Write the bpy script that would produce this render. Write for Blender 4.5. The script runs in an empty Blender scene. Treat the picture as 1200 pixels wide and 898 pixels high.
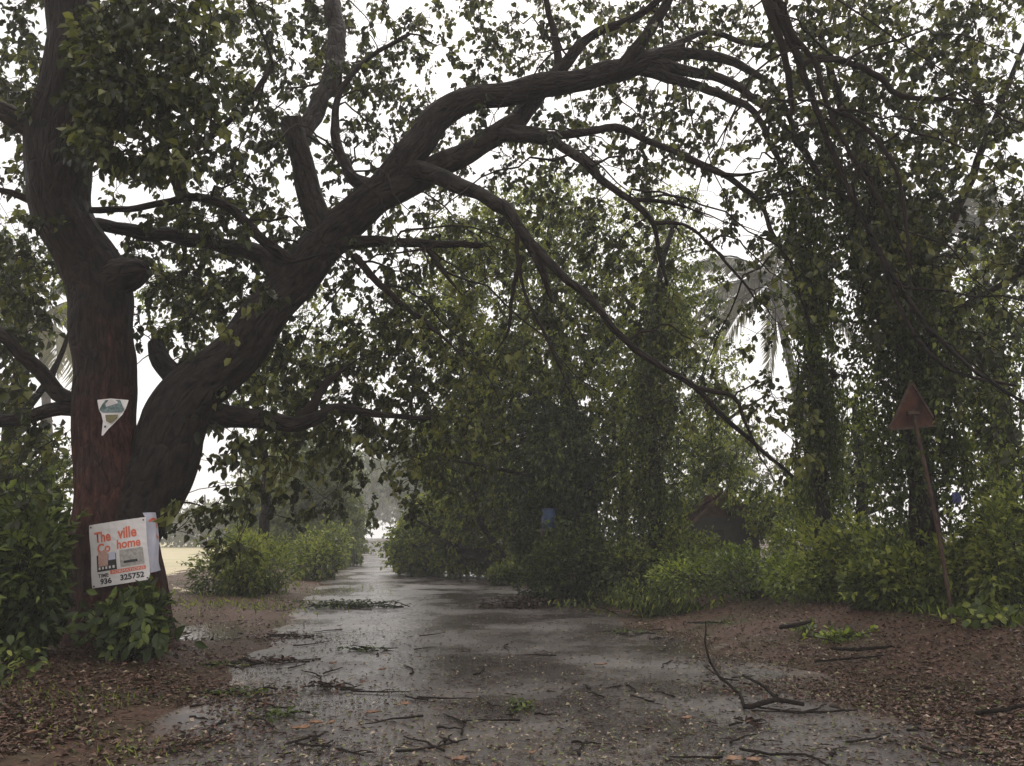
import bpy, math, random
import numpy as np
from mathutils import Vector, Matrix, noise as mnoise

R = math.radians
rng = np.random.default_rng(11)
random.seed(11)
scene = bpy.context.scene
COL = scene.collection

# ------------------------------------------------------------------ camera
FPX, CW, CH = 924.0, 1200.0, 898.0
PITCH = R(10.78)
CAM = np.array([0.0, 0.0, 1.6])
cam = bpy.data.cameras.new('camera')
cam.sensor_fit = 'HORIZONTAL'
cam.angle = 2 * math.atan(CW / 2 / FPX)
cam.clip_start, cam.clip_end = 0.05, 2000
camo = bpy.data.objects.new('camera', cam)
camo.location = CAM
camo.rotation_euler = (R(90) + PITCH, 0, 0)
COL.objects.link(camo)
scene.camera = camo

# ------------------------------------------------------------------ world, sun, exposure
SUN_EL, SUN_ROT = R(58), R(12)
world = bpy.data.worlds.new('World')
scene.world = world
world.use_nodes = True
nt = world.node_tree
nt.nodes.clear()
o = nt.nodes.new('ShaderNodeOutputWorld')
sky = nt.nodes.new('ShaderNodeTexSky')
sky.sky_type = 'NISHITA'
sky.sun_disc = False
sky.sun_elevation, sky.sun_rotation = SUN_EL, SUN_ROT
sky.dust_density, sky.air_density = 8.0, 1.0
bg1 = nt.nodes.new('ShaderNodeBackground'); bg1.inputs[1].default_value = 0.02
bg2 = nt.nodes.new('ShaderNodeBackground'); bg2.inputs[1].default_value = .9
wt = nt.nodes.new('ShaderNodeTexCoord'); wn = nt.nodes.new('ShaderNodeTexNoise')
wn.inputs['Scale'].default_value = 2.2; wn.inputs['Detail'].default_value = 4
wr_ = nt.nodes.new('ShaderNodeValToRGB')                       # even overcast cloud with faint tone
wr_.color_ramp.elements[0].position = .3; wr_.color_ramp.elements[0].color = (.93, .888, .862, 1)
wr_.color_ramp.elements[1].position = .7; wr_.color_ramp.elements[1].color = (1.0, .965, .945, 1)
nt.links.new(wt.outputs['Generated'], wn.inputs['Vector']); nt.links.new(wn.outputs[0], wr_.inputs[0]); nt.links.new(wr_.outputs[0], bg2.inputs[0])
add = nt.nodes.new('ShaderNodeAddShader')
nt.links.new(sky.outputs[0], bg1.inputs[0])
nt.links.new(bg1.outputs[0], add.inputs[0]); nt.links.new(bg2.outputs[0], add.inputs[1])
nt.links.new(add.outputs[0], o.inputs[0])
sl = bpy.data.lights.new('sun', 'SUN')
sl.energy, sl.angle, sl.color = 1.5, R(50), (1.0, 0.96, 0.9)
so = bpy.data.objects.new('sun', sl)
so.rotation_euler = (R(90) - SUN_EL, 0, R(180) - SUN_ROT)
so.location = (0, -10, 40)
COL.objects.link(so)
vs = scene.view_settings
vs.view_transform = 'Standard'; vs.look = 'None'; vs.exposure = 0.5; vs.gamma = 1.0
vs.use_curve_mapping = False
scene.render.engine = 'CYCLES'
cy = scene.cycles
cy.max_bounces, cy.diffuse_bounces, cy.glossy_bounces = 4, 2, 2
cy.transmission_bounces, cy.volume_bounces, cy.transparent_max_bounces = 3, 1, 4
cy.use_denoising = True
cy.sample_clamp_indirect = 4.0

# ------------------------------------------------------------------ projection helpers
CP, SP = math.cos(PITCH), math.sin(PITCH)
def at(px, py, Y):
    u, v = (px - CW / 2) / FPX, (CH / 2 - py) / FPX
    d = np.array([u, CP - v * SP, v * CP + SP])
    return CAM + d * (Y / d[1])
def gp(px, py, z=0.0):
    u, v = (px - CW / 2) / FPX, (CH / 2 - py) / FPX
    d = np.array([u, CP - v * SP, v * CP + SP])
    return CAM + d * ((z - CAM[2]) / d[2])
def pxm(Y): return Y / FPX * 1.02            # metres per pixel at distance Y

# ------------------------------------------------------------------ object helpers
def tag(o, label=None, cat=None, group=None, kind=None):
    if label: o['label'] = label
    if cat: o['category'] = cat
    if group: o['group'] = group
    if kind: o['kind'] = kind
    return o
def empty(name, loc, label=None, cat=None, group=None):
    e = bpy.data.objects.new(name, None)
    e.location = tuple(loc); e.empty_display_size = 0.2
    COL.objects.link(e)
    return tag(e, label, cat, group)
def link(name, me, mat=None, parent=None):
    o = bpy.data.objects.new(name, me)
    if mat is not None and len(me.materials) == 0: me.materials.append(mat)
    COL.objects.link(o)
    if parent is not None:
        o.parent = parent
        p = parent
        off = Vector((0, 0, 0))
        while p is not None:
            off += p.location; p = p.parent
        o.location = -off                      # meshes are written in world coordinates
    return o
def mesh_np(name, V, F, n):                    # F: (m, n) indices, all faces of n corners
    me = bpy.data.meshes.new(name)
    V = np.asarray(V, dtype=np.float32); F = np.asarray(F, dtype=np.int32)
    me.vertices.add(len(V)); me.vertices.foreach_set('co', V.ravel())
    me.loops.add(F.size); me.loops.foreach_set('vertex_index', F.ravel())
    me.polygons.add(len(F))
    me.polygons.foreach_set('loop_start', np.arange(0, F.size, n, dtype=np.int32))
    me.update(calc_edges=True)
    return me
def nrm(a): return a / np.maximum(np.linalg.norm(a, axis=-1, keepdims=True), 1e-9)
def unit(n): return nrm(rng.normal(size=(n, 3)))

def leaves(name, P, D, N, L, W, tint, mat, parent=None, hexa=False, fold=0.16):
    """leaf blades: base P, direction D, approximate normal N, length L, width W"""
    n = len(P)
    D = nrm(D); S = nrm(np.cross(D, N)); N = nrm(np.cross(S, D))
    L = L[:, None]; W = W[:, None]
    up = N * W * fold * 2
    dr = N * L * 0.12
    if hexa:
        V = np.stack([P, P + D * L * .28 + S * W * .46 + up, P + D * L * .62 + S * W * .42 + up - dr * .3,
                      P + D * L - dr, P + D * L * .62 - S * W * .42 + up - dr * .3, P + D * L * .28 - S * W * .46 + up], 1)
        b = np.arange(n)[:, None] * 6
        F = np.concatenate([b + [0, 1, 2, 3], b + [0, 3, 4, 5]], 1).reshape(-1, 4)
        k, nc = 6, 4
    else:
        V = np.stack([P, P + D * L * .42 + S * W * .5 + up, P + D * L - dr, P + D * L * .42 - S * W * .5 + up], 1)
        b = np.arange(n)[:, None] * 4
        F = np.concatenate([b + [0, 1, 2], b + [0, 2, 3]], 1).reshape(-1, 3)
        k, nc = 4, 3
    me = mesh_np(name, V.reshape(-1, 3), F, nc)
    a = me.attributes.new('tint', 'FLOAT', 'POINT')
    a.data.foreach_set('value', np.repeat(tint, k).astype(np.float32))
    return link(name, me, mat, parent)

def crspline(P, R_, step):
    """Catmull-Rom through control points, resampled"""
    P = np.asarray(P, float); R_ = np.asarray(R_, float)
    Q = np.vstack([2 * P[0] - P[1], P, 2 * P[-1] - P[-2]])
    out, ro = [], []
    for i in range(len(P) - 1):
        p0, p1, p2, p3 = Q[i:i + 4]
        m = max(2, int(np.linalg.norm(p2 - p1) / step))
        for t in np.arange(m) / m:
            out.append(.5 * ((2 * p1) + (-p0 + p2) * t + (2 * p0 - 5 * p1 + 4 * p2 - p3) * t * t + (-p0 + 3 * p1 - 3 * p2 + p3) * t ** 3))
            ro.append(R_[i] * (1 - t) + R_[i + 1] * t)
    out.append(P[-1]); ro.append(R_[-1])
    return np.array(out), np.array(ro)

class Tubes:
    def __init__(s): s.V, s.F, s.UV, s.n = [], [], [], 0
    def add(s, P, Rr, seg=8, rough=0.0, seed=0.0, cap=True):
        P = np.asarray(P, float); Rr = np.asarray(Rr, float); n = len(P)
        T = np.gradient(P, axis=0); T = nrm(T)
        ref = np.array([0, 0, 1.0]) if abs(T[0][2]) < .9 else np.array([1.0, 0, 0])
        U = np.zeros_like(P); u = nrm(np.cross(ref, T[0]))
        for i in range(n):
            u = nrm(u - T[i] * np.dot(u, T[i])); U[i] = u
        B = np.cross(T, U)
        a = np.linspace(0, 2 * math.pi, seg, endpoint=False)
        ca, sa = np.cos(a), np.sin(a)
        dist = np.concatenate([[0], np.cumsum(np.linalg.norm(np.diff(P, axis=0), axis=1))])
        M = np.ones((n, seg))
        if rough > 0:
            for i in range(n):
                for j in range(seg):
                    q = Vector((ca[j] * 2.2 + seed, sa[j] * 2.2, dist[i] * 1.1))
                    q2 = Vector((ca[j] * 6 + seed, sa[j] * 6, dist[i] * 1.6))
                    M[i, j] += rough * (mnoise.noise(q) * 1.1 + .5 * mnoise.noise(q2))
                    if seg > 30:
                        q3 = Vector((ca[j] * 13 + seed, sa[j] * 13, dist[i] * 1.9))
                        M[i, j] += rough * .75 * abs(mnoise.noise(q3))
        ring = P[:, None, :] + (U[:, None, :] * ca[None, :, None] + B[:, None, :] * sa[None, :, None]) * (Rr[:, None] * M)[:, :, None]
        i = np.arange(n - 1)[:, None] * seg; j = np.arange(seg)[None, :]; j2 = (j + 1) % seg
        F = np.stack([i + j, i + j2, i + seg + j2, i + seg + j], -1).reshape(-1, 4) + s.n
        uu = (j + np.zeros_like(i)) / seg; uu2 = (j + 1 + np.zeros_like(i)) / seg
        c = 2 * math.pi * max(Rr.mean(), 1e-3)
        v0 = np.repeat(dist[:-1, None], seg, 1); v1 = np.repeat(dist[1:, None], seg, 1)
        UV = np.stack([np.stack([uu * c, v0], -1), np.stack([uu2 * c, v0], -1), np.stack([uu2 * c, v1], -1), np.stack([uu * c, v1], -1)], 2).reshape(-1, 2)
        s.V.append(ring.reshape(-1, 3)); s.F.append(F); s.UV.append(UV); s.n += n * seg
        if cap:
            for e, sg in ((n - 1, 1), (0, -1)):
                base = s.n
                s.V.append(np.concatenate([[P[e] + T[e] * Rr[e] * .25 * sg], ring[e]])); s.n += seg + 1
                jj = np.arange(seg)
                tri = np.stack([base + 1 + jj, base + 1 + (jj + 1) % seg, np.full(seg, base), np.full(seg, base)], -1)
                s.F.append(tri[:, [0, 1, 2, 2]]); s.UV.append(np.zeros((seg * 4, 2)) + .3)
        return s
    def build(s, name, mat, parent=None, smooth=True):
        V = np.concatenate(s.V); F = np.concatenate(s.F); UV = np.concatenate(s.UV)
        tri = F[:, 2] == F[:, 3]
        me = bpy.data.meshes.new(name)
        cnt = np.where(tri, 3, 4).astype(np.int32)
        keep = np.ones(F.shape, bool); keep[tri, 3] = False
        idx = F[keep].astype(np.int32)
        UV = UV.reshape(-1, 4, 2)[keep]
        me.vertices.add(len(V)); me.vertices.foreach_set('co', V.astype(np.float32).ravel())
        me.loops.add(len(idx)); me.loops.foreach_set('vertex_index', idx)
        me.polygons.add(len(F))
        st = np.concatenate([[0], np.cumsum(cnt)[:-1]]).astype(np.int32)
        me.polygons.foreach_set('loop_start', st)
        me.polygons.foreach_set('use_smooth', np.full(len(F), smooth))
        uv = me.uv_layers.new(name='uv')
        uv.data.foreach_set('uv', UV.astype(np.float32).ravel())
        me.update(calc_edges=True)
        me.validate()
        return link(name, me, mat, parent)

# ------------------------------------------------------------------ materials
def new_mat(name):
    m = bpy.data.materials.new(name); m.use_nodes = True
    nt = m.node_tree; nt.nodes.clear()
    out = nt.nodes.new('ShaderNodeOutputMaterial')
    return m, nt, out
def N_(nt, typ, **kw):
    n = nt.nodes.new(typ)
    for k, v in kw.items(): setattr(n, k, v)
    return n
def ramp(nt, src, stops):
    r = nt.nodes.new('ShaderNodeValToRGB')
    el = r.color_ramp.elements
    while len(el) < len(stops): el.new(.5)
    for e, (p, c) in zip(el, stops):
        e.position = p; e.color = (*c, 1) if len(c) == 3 else c
    nt.links.new(src, r.inputs[0])
    return r
def noise_tex(nt, vec, scale, detail=4, rough=.6):
    n = nt.nodes.new('ShaderNodeTexNoise')
    n.inputs['Scale'].default_value = scale; n.inputs['Detail'].default_value = detail
    n.inputs['Roughness'].default_value = rough
    if vec is not None: nt.links.new(vec, n.inputs['Vector'])
    return n
def leaf_mat(name, stops, trans=.35, rough=.42, tgain=1.5, spec=.28):
    m, nt, out = new_mat(name)
    a = N_(nt, 'ShaderNodeAttribute', attribute_name='tint')
    r = ramp(nt, a.outputs['Fac'], stops)
    p = N_(nt, 'ShaderNodeBsdfPrincipled')
    p.inputs['Roughness'].default_value = rough
    p.inputs['Specular IOR Level'].default_value = spec
    nt.links.new(r.outputs[0], p.inputs['Base Color'])
    t = N_(nt, 'ShaderNodeBsdfTranslucent')
    g = N_(nt, 'ShaderNodeMixRGB', blend_type='MULTIPLY'); g.inputs[0].default_value = 1
    g.inputs[2].default_value = (tgain * 1.0, tgain * 1.05, tgain * .7, 1)
    nt.links.new(r.outputs[0], g.inputs[1]); nt.links.new(g.outputs[0], t.inputs[0])
    mx = N_(nt, 'ShaderNodeMixShader'); mx.inputs[0].default_value = trans
    nt.links.new(p.outputs[0], mx.inputs[1]); nt.links.new(t.outputs[0], mx.inputs[2])
    nt.links.new(mx.outputs[0], out.inputs[0])
    return m
def bark_mat(name, dark, light, red=None, rough=.7, bump=1.0):
    m, nt, out = new_mat(name)
    uv = N_(nt, 'ShaderNodeTexCoord')
    mp = N_(nt, 'ShaderNodeMapping'); mp.inputs['Scale'].default_value = (5.6, 1.7, 1)
    nt.links.new(uv.outputs['UV'], mp.inputs[0])
    n1 = noise_tex(nt, mp.outputs[0], 2.2, 8, .65)
    n2 = noise_tex(nt, uv.outputs['Object'], 1.4, 5, .6)
    stops = [(.36, dark), (.66, light)]
    r = ramp(nt, n1.outputs[0], stops)
    col = r.outputs[0]
    if red:
        r2 = ramp(nt, n1.outputs[0], [(.32, tuple(c * .14 for c in red)), (.5, tuple(c * .7 for c in red)), (.7, tuple(c * 1.7 for c in red))])
        sx = N_(nt, 'ShaderNodeSeparateXYZ'); nt.links.new(uv.outputs['Object'], sx.inputs[0])
        hz = N_(nt, 'ShaderNodeMapRange'); hz.inputs[1].default_value = 2.6; hz.inputs[2].default_value = 6.6
        hz.inputs[3].default_value = 0.03; hz.inputs[4].default_value = -.5
        nt.links.new(sx.outputs[2], hz.inputs[0])
        ad = N_(nt, 'ShaderNodeMath', operation='ADD'); nt.links.new(n2.outputs[0], ad.inputs[0]); nt.links.new(hz.outputs[0], ad.inputs[1])
        r3 = ramp(nt, ad.outputs[0], [(.24, (0, 0, 0)), (.6, (1, 1, 1))])      # flaked bark only on the lower stem
        mx = N_(nt, 'ShaderNodeMixRGB'); nt.links.new(r3.outputs[0], mx.inputs[0])
        nt.links.new(col, mx.inputs[1]); nt.links.new(r2.outputs[0], mx.inputs[2]); col = mx.outputs[0]
    p = N_(nt, 'ShaderNodeBsdfPrincipled'); p.inputs['Specular IOR Level'].default_value = .12
    nt.links.new(col, p.inputs['Base Color'])
    rr = ramp(nt, n2.outputs[0], [(.3, (rough - .15,) * 3), (.7, (rough + .2,) * 3)])
    nt.links.new(rr.outputs[0], p.inputs['Roughness'])
    vo = N_(nt, 'ShaderNodeTexVoronoi', feature='DISTANCE_TO_EDGE'); vo.inputs['Scale'].default_value = 2.6
    wn = noise_tex(nt, uv.outputs['UV'], 3.0, 4, .6)
    wm = N_(nt, 'ShaderNodeMixRGB'); wm.inputs[0].default_value = .22
    nt.links.new(mp.outputs[0], wm.inputs[1]); nt.links.new(wn.outputs[1], wm.inputs[2]); nt.links.new(wm.outputs[0], vo.inputs['Vector'])
    cr = ramp(nt, vo.outputs['Distance'], [(0, (0, 0, 0)), (.16, (1, 1, 1))])
    hm = N_(nt, 'ShaderNodeMixRGB'); hm.inputs[0].default_value = .42
    nt.links.new(n1.outputs[0], hm.inputs[1]); nt.links.new(cr.outputs[0], hm.inputs[2])
    b = N_(nt, 'ShaderNodeBump'); b.inputs['Strength'].default_value = bump; b.inputs['Distance'].default_value = .055
    nt.links.new(hm.outputs[0], b.inputs['Height']); nt.links.new(b.outputs[0], p.inputs['Normal'])
    nt.links.new(p.outputs[0], out.inputs[0])
    return m
def plain_mat(name, c1, c2=None, rough=.6, scale=6, bump=0, spec=.4, metal=0):
    m, nt, out = new_mat(name)
    tc = N_(nt, 'ShaderNodeTexCoord')
    n = noise_tex(nt, tc.outputs['Object'], scale, 6, .65)
    r = ramp(nt, n.outputs[0], [(.3, c1), (.7, c2 or c1)])
    p = N_(nt, 'ShaderNodeBsdfPrincipled'); p.inputs['Roughness'].default_value = rough
    p.inputs['Specular IOR Level'].default_value = spec; p.inputs['Metallic'].default_value = metal
    nt.links.new(r.outputs[0], p.inputs['Base Color'])
    if bump:
        b = N_(nt, 'ShaderNodeBump'); b.inputs['Strength'].default_value = bump; b.inputs['Distance'].default_value = .02
        nt.links.new(n.outputs[0], b.inputs['Height']); nt.links.new(b.outputs[0], p.inputs['Normal'])
    nt.links.new(p.outputs[0], out.inputs[0])
    return m

M = {}
M['bark_trunk'] = bark_mat('bark_trunk', (.003, .0025, .002), (.026, .019, .016), red=(.07, .027, .02))
M['bark'] = bark_mat('bark', (.0015, .0012, .001), (.034, .026, .0215))
M['bark_grey'] = bark_mat('bark_grey', (.04, .036, .032), (.13, .115, .1))
M['twig'] = plain_mat('twig', (.008, .006, .005), (.024, .018, .015), .85, 20, 0, .1)
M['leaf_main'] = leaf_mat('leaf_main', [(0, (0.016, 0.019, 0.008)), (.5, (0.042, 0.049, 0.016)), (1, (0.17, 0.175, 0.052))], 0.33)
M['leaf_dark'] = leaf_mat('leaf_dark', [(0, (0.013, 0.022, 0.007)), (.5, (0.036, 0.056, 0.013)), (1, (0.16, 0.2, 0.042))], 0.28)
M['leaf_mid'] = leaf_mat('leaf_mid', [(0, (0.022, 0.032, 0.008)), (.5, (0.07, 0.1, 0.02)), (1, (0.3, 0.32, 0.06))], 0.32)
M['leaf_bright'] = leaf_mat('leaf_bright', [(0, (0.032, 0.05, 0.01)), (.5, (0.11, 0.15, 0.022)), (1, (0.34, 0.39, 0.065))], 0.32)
M['leaf_far'] = leaf_mat('leaf_far', [(0, (0.03, 0.04, 0.015)), (.5, (0.07, 0.088, 0.026)), (1, (0.17, 0.19, 0.05))], 0.34)
M['palm'] = leaf_mat('palm', [(0, (.05, .055, .03)), (.5, (.1, .1, .055)), (1, (.2, .18, .1))], .35)
M['litter'] = leaf_mat('litter', [(0, (.03, .016, .012)), (.35, (.075, .036, .024)), (.6, (.16, .09, .062)), (.72, (.07, .09, .022)), (.86, (.15, .16, .05)), (.93, (.32, .25, .17)), (1, (.4, .32, .25))], .1, .35, 1.0)
M['orange'] = plain_mat('dry_leaf', (.09, .045, .024), (.27, .145, .08), .4, 30, .4)
M['rust'] = plain_mat('rust', (.012, .008, .007), (.095, .036, .021), .75, 6, .4, .15)
M['rust_post'] = plain_mat('rust_post', (.02, .012, .009), (.09, .052, .037), .7, 12, .3, .2)
M['paper'] = plain_mat('paper', (.62, .58, .56), (.72, .69, .67), .45, 4)
M['paper_blue'] = plain_mat('paper_lilac', (.45, .45, .55), (.62, .61, .68), .45, 4)
M['red_ink'] = plain_mat('red_ink', (.62, .12, .06), (.68, .18, .1), .5, 40)
M['orange_ink'] = plain_mat('orange_ink', (.75, .17, .03), (.7, .2, .05), .5, 20)
M['black_ink'] = plain_mat('black_ink', (.02, .02, .022), (.05, .05, .05), .5, 40)
M['grey_print'] = plain_mat('grey_print', (.22, .2, .18), (.5, .47, .43), .5, 30)
M['teal_print'] = plain_mat('teal_print', (.03, .06, .06), (.2, .27, .27), .5, 30)
M['olive_print'] = plain_mat('olive_print', (.07, .06, .02), (.2, .17, .07), .5, 60)
M['building_print'] = plain_mat('building_print', (.45, .2, .15), (.55, .42, .36), .5, 50)
M['thatch'] = plain_mat('thatch', (.05, .028, .018), (.13, .075, .05), .8, 9, .5)
M['mud_wall'] = plain_mat('mud_wall', (.05, .045, .04), (.1, .09, .08), .8, 3, .3)
M['tan_wall'] = plain_mat('tan_wall', (.4, .24, .16), (.5, .33, .24), .8, 2, .2)
M['blue'] = plain_mat('blue_plastic', (.012, .03, .085), (.03, .07, .16), .35, 3)
M['blue_rag'] = plain_mat('blue_rag', (.02, .025, .09), (.05, .06, .17), .5, 6)
M['nail'] = plain_mat('nail', (.05, .045, .04), (.1, .08, .07), .4, 20, metal=.6)

# ------------------------------------------------------------------ ground, road, puddles
CY = [(-12, 2.8), (0, 1.15), (5.4, .35), (13.5, -.85), (22, -2.4), (38, -5.4), (60, -9.8), (95, -16.4), (150, -26), (240, -41)]
def cx(y): return np.interp(y, [c[0] for c in CY], [c[1] for c in CY])
def sm(t): t = np.clip(t, 0, 1); return t * t * (3 - 2 * t)
HW = 2.95
def wob(x, y):
    return (np.sin(x * 1.7 + y * .9) * np.sin(y * 1.3 - x * .6) * .5 + np.sin(x * 4.1 - y * 2.2 + 1) * np.sin(y * 3.7 + x * 1.9) * .3
            + np.sin(x * 9.3 + y * 5.1) * np.sin(y * 8.7 - x * 6.3 + 2) * .2)
def gz(x, y):
    x = np.asarray(x, float); y = np.asarray(y, float)
    s = x - cx(y)
    z = .42 * sm((s - HW - .8) / 3.0) + .16 * sm((-s - HW) / 1.8) - .45 * sm((-s - 7) / 5)
    z = z + wob(x, y) * (.018 + .03 * sm((np.abs(s) - HW) / 2))
    z = z - .03 * (1 - sm((np.abs(s - .4) - HW - .4 + .15) / .5))
    k = sm(1.6 - np.hypot((x - PUD[0]) / 1.1, (y - PUD[1]) / 1.6))
    return z * (1 - k)
PUD = gp(250, 738, .02)
def gzz(x, y): return float(gz(x, y))

m, nt, out = new_mat('ground_soil'); M['soil'] = m
tc = N_(nt, 'ShaderNodeTexCoord')
n1 = noise_tex(nt, tc.outputs['Object'], .9, 8, .65); n2 = noise_tex(nt, tc.outputs['Object'], 14, 8, .7)
r1 = ramp(nt, n2.outputs[0], [(.3, (.026, .013, .009)), (.5, (.068, .034, .023)), (.72, (.14, .08, .053))])
r2 = ramp(nt, n1.outputs[0], [(.45, (0, 0, 0)), (.65, (1, 1, 1))])
mx = N_(nt, 'ShaderNodeMixRGB'); nt.links.new(r2.outputs[0], mx.inputs[0]); nt.links.new(r1.outputs[0], mx.inputs[1])
r3 = ramp(nt, n2.outputs[0], [(.3, (.03, .027, .014)), (.7, (.075, .066, .034))]); nt.links.new(r3.outputs[0], mx.inputs[2])
p = N_(nt, 'ShaderNodeBsdfPrincipled'); nt.links.new(mx.outputs[0], p.inputs['Base Color'])
rr = ramp(nt, n1.outputs[0], [(.35, (.55,) * 3), (.6, (.85,) * 3)]); nt.links.new(rr.outputs[0], p.inputs['Roughness'])
p.inputs['Specular IOR Level'].default_value = .2
b = N_(nt, 'ShaderNodeBump'); b.inputs['Strength'].default_value = .8; b.inputs['Distance'].default_value = .03
nt.links.new(n2.outputs[0], b.inputs['Height']); nt.links.new(b.outputs[0], p.inputs['Normal'])
nt.links.new(p.outputs[0], out.inputs[0])

m, nt, out = new_mat('wet_asphalt'); M['road'] = m
tc = N_(nt, 'ShaderNodeTexCoord')
n1 = noise_tex(nt, tc.outputs['Object'], .55, 7, .62); n2 = noise_tex(nt, tc.outputs['Object'], 45, 6, .7)
n3 = noise_tex(nt, tc.outputs['Object'], 3.2, 7, .65)
r1 = ramp(nt, n2.outputs[0], [(.3, (.034, .029, .029)), (.55, (.09, .077, .073)), (.75, (.26, .228, .21))])
r2 = ramp(nt, n3.outputs[0], [(.48, (0, 0, 0)), (.68, (.75,) * 3)])
mx = N_(nt, 'ShaderNodeMixRGB'); nt.links.new(r2.outputs[0], mx.inputs[0]); nt.links.new(r1.outputs[0], mx.inputs[1])
r3 = ramp(nt, n2.outputs[0], [(.3, (.07, .054, .045)), (.7, (.2, .16, .132))]); nt.links.new(r3.outputs[0], mx.inputs[2])
n4 = noise_tex(nt, tc.outputs['Object'], .28, 4, .6)
dk = ramp(nt, n4.outputs[0], [(.4, (.6, .58, .61)), (.62, (1, 1, 1))])
md = N_(nt, 'ShaderNodeMixRGB', blend_type='MULTIPLY'); md.inputs[0].default_value = 1
nt.links.new(mx.outputs[0], md.inputs[1]); nt.links.new(dk.outputs[0], md.inputs[2])
at_ = N_(nt, 'ShaderNodeAttribute', attribute_name='edge')
ea = N_(nt, 'ShaderNodeMath', operation='ADD'); nt.links.new(at_.outputs['Fac'], ea.inputs[0]); nt.links.new(n3.outputs[0], ea.inputs[1])
er = ramp(nt, ea.outputs[0], [(.62, (0, 0, 0)), (1.0, (1, 1, 1))])
em = ramp(nt, n2.outputs[0], [(.3, (.028, .016, .012)), (.5, (.066, .038, .028)), (.72, (.14, .09, .064))])
me_ = N_(nt, 'ShaderNodeMixRGB'); nt.links.new(er.outputs[0], me_.inputs[0]); nt.links.new(md.outputs[0], me_.inputs[1]); nt.links.new(em.outputs[0], me_.inputs[2])
p = N_(nt, 'ShaderNodeBsdfPrincipled'); nt.links.new(me_.outputs[0], p.inputs['Base Color'])
rr = ramp(nt, n1.outputs[0], [(.4, (.12,) * 3), (.5, (.28,) * 3), (.62, (.48,) * 3)]); nt.links.new(rr.outputs[0], p.inputs['Roughness'])
p.inputs['Specular IOR Level'].default_value = .9
b = N_(nt, 'ShaderNodeBump'); b.inputs['Strength'].default_value = .3; b.inputs['Distance'].default_value = .01
nt.links.new(n2.outputs[0], b.inputs['Height'])
b2 = N_(nt, 'ShaderNodeBump'); b2.inputs['Strength'].default_value = .35; b2.inputs['Distance'].default_value = .05
nt.links.new(n3.outputs[0], b2.inputs['Height']); nt.links.new(b.outputs[0], b2.inputs['Normal'])
nt.links.new(b2.outputs[0], p.inputs['Normal']); nt.links.new(p.outputs[0], out.inputs[0])

m, nt, out = new_mat('rain_water'); M['water'] = m
tc = N_(nt, 'ShaderNodeTexCoord')
n1 = noise_tex(nt, tc.outputs['Object'], 16, 3, .5)
p = N_(nt, 'ShaderNodeBsdfPrincipled'); p.inputs['Base Color'].default_value = (.10, .08, .065, 1)
p.inputs['Roughness'].default_value = .14; p.inputs['IOR'].default_value = 1.33
p.inputs['Specular IOR Level'].default_value = .9
b = N_(nt, 'ShaderNodeBump'); b.inputs['Strength'].default_value = .15; b.inputs['Distance'].default_value = .01
nt.links.new(n1.outputs[0], b.inputs['Height']); nt.links.new(b.outputs[0], p.inputs['Normal'])
nt.links.new(p.outputs[0], out.inputs[0])

def grid_mesh(name, xs, ys, zf):
    X, Y = np.meshgrid(xs, ys)
    V = np.stack([X, Y, zf(X, Y)], -1).reshape(-1, 3)
    nx, ny = len(xs), len(ys)
    i = np.arange(ny - 1)[:, None] * nx + np.arange(nx - 1)[None, :]
    F = np.stack([i, i + 1, i + nx + 1, i + nx], -1).reshape(-1, 4)
    me = mesh_np(name, V, F, 4)
    me.polygons.foreach_set('use_smooth', np.ones(len(F), bool))
    return me
xs = np.concatenate([np.linspace(-190, -22, 24), np.arange(-20, 16, .22), np.linspace(17, 190, 24)])
ys = np.concatenate([np.linspace(-18, 1, 10), np.arange(1.5, 26, .2), np.linspace(26.5, 60, 50), np.linspace(64, 255, 30)])
tag(link('ground', grid_mesh('ground', xs, ys, gz), M['soil']), 'brown muddy verge covered in leaf litter beside the road', kind='structure')
# road strip
yy = np.concatenate([np.arange(-12, 26, .22), np.arange(26, 240, 1.2)])
tt = np.linspace(-1, 1, 25)
rv = []
for y in yy:
    c = cx(y)
    for t in tt:
        e = HW + (.3 if t < 0 else 0) + .22 * math.sin(y * 1.9 + (2 if t > 0 else 0)) + .15 * math.sin(y * 4.7 + t)
        x = c + t * e + (.8 * t if t > 0 else 0)
        rv.append((x, y, .012 * (1 - t * t) + .004 * wob(x * 1.3, y * 1.1) - .022 * abs(t) ** 8))
nx, ny = len(tt), len(yy)
i = np.arange(ny - 1)[:, None] * nx + np.arange(nx - 1)[None, :]
me = mesh_np('road', rv, np.stack([i, i + 1, i + nx + 1, i + nx], -1).reshape(-1, 4), 4)
me.polygons.foreach_set('use_smooth', np.ones(len(me.polygons), bool))
ed = np.tile(np.clip((np.abs(tt) - .78) / .22, 0, 1) ** 1.3, len(yy)).astype(np.float32)
me.attributes.new('edge', 'FLOAT', 'POINT').data.foreach_set('value', ed)
tag(link('road', me, M['road']), 'wet dark asphalt lane strewn with storm debris', kind='structure')
def roadz(x, y):
    t = (x - cx(y)); t = np.where(t > 0, t / (HW + .8), t / HW)
    return np.where(np.abs(t) < 1, .012 * (1 - t * t) - .022 * np.abs(t) ** 8 + .003, gz(x, y))
def topz(x, y): return float(max(roadz(x, y), gzz(x, y)))
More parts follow.
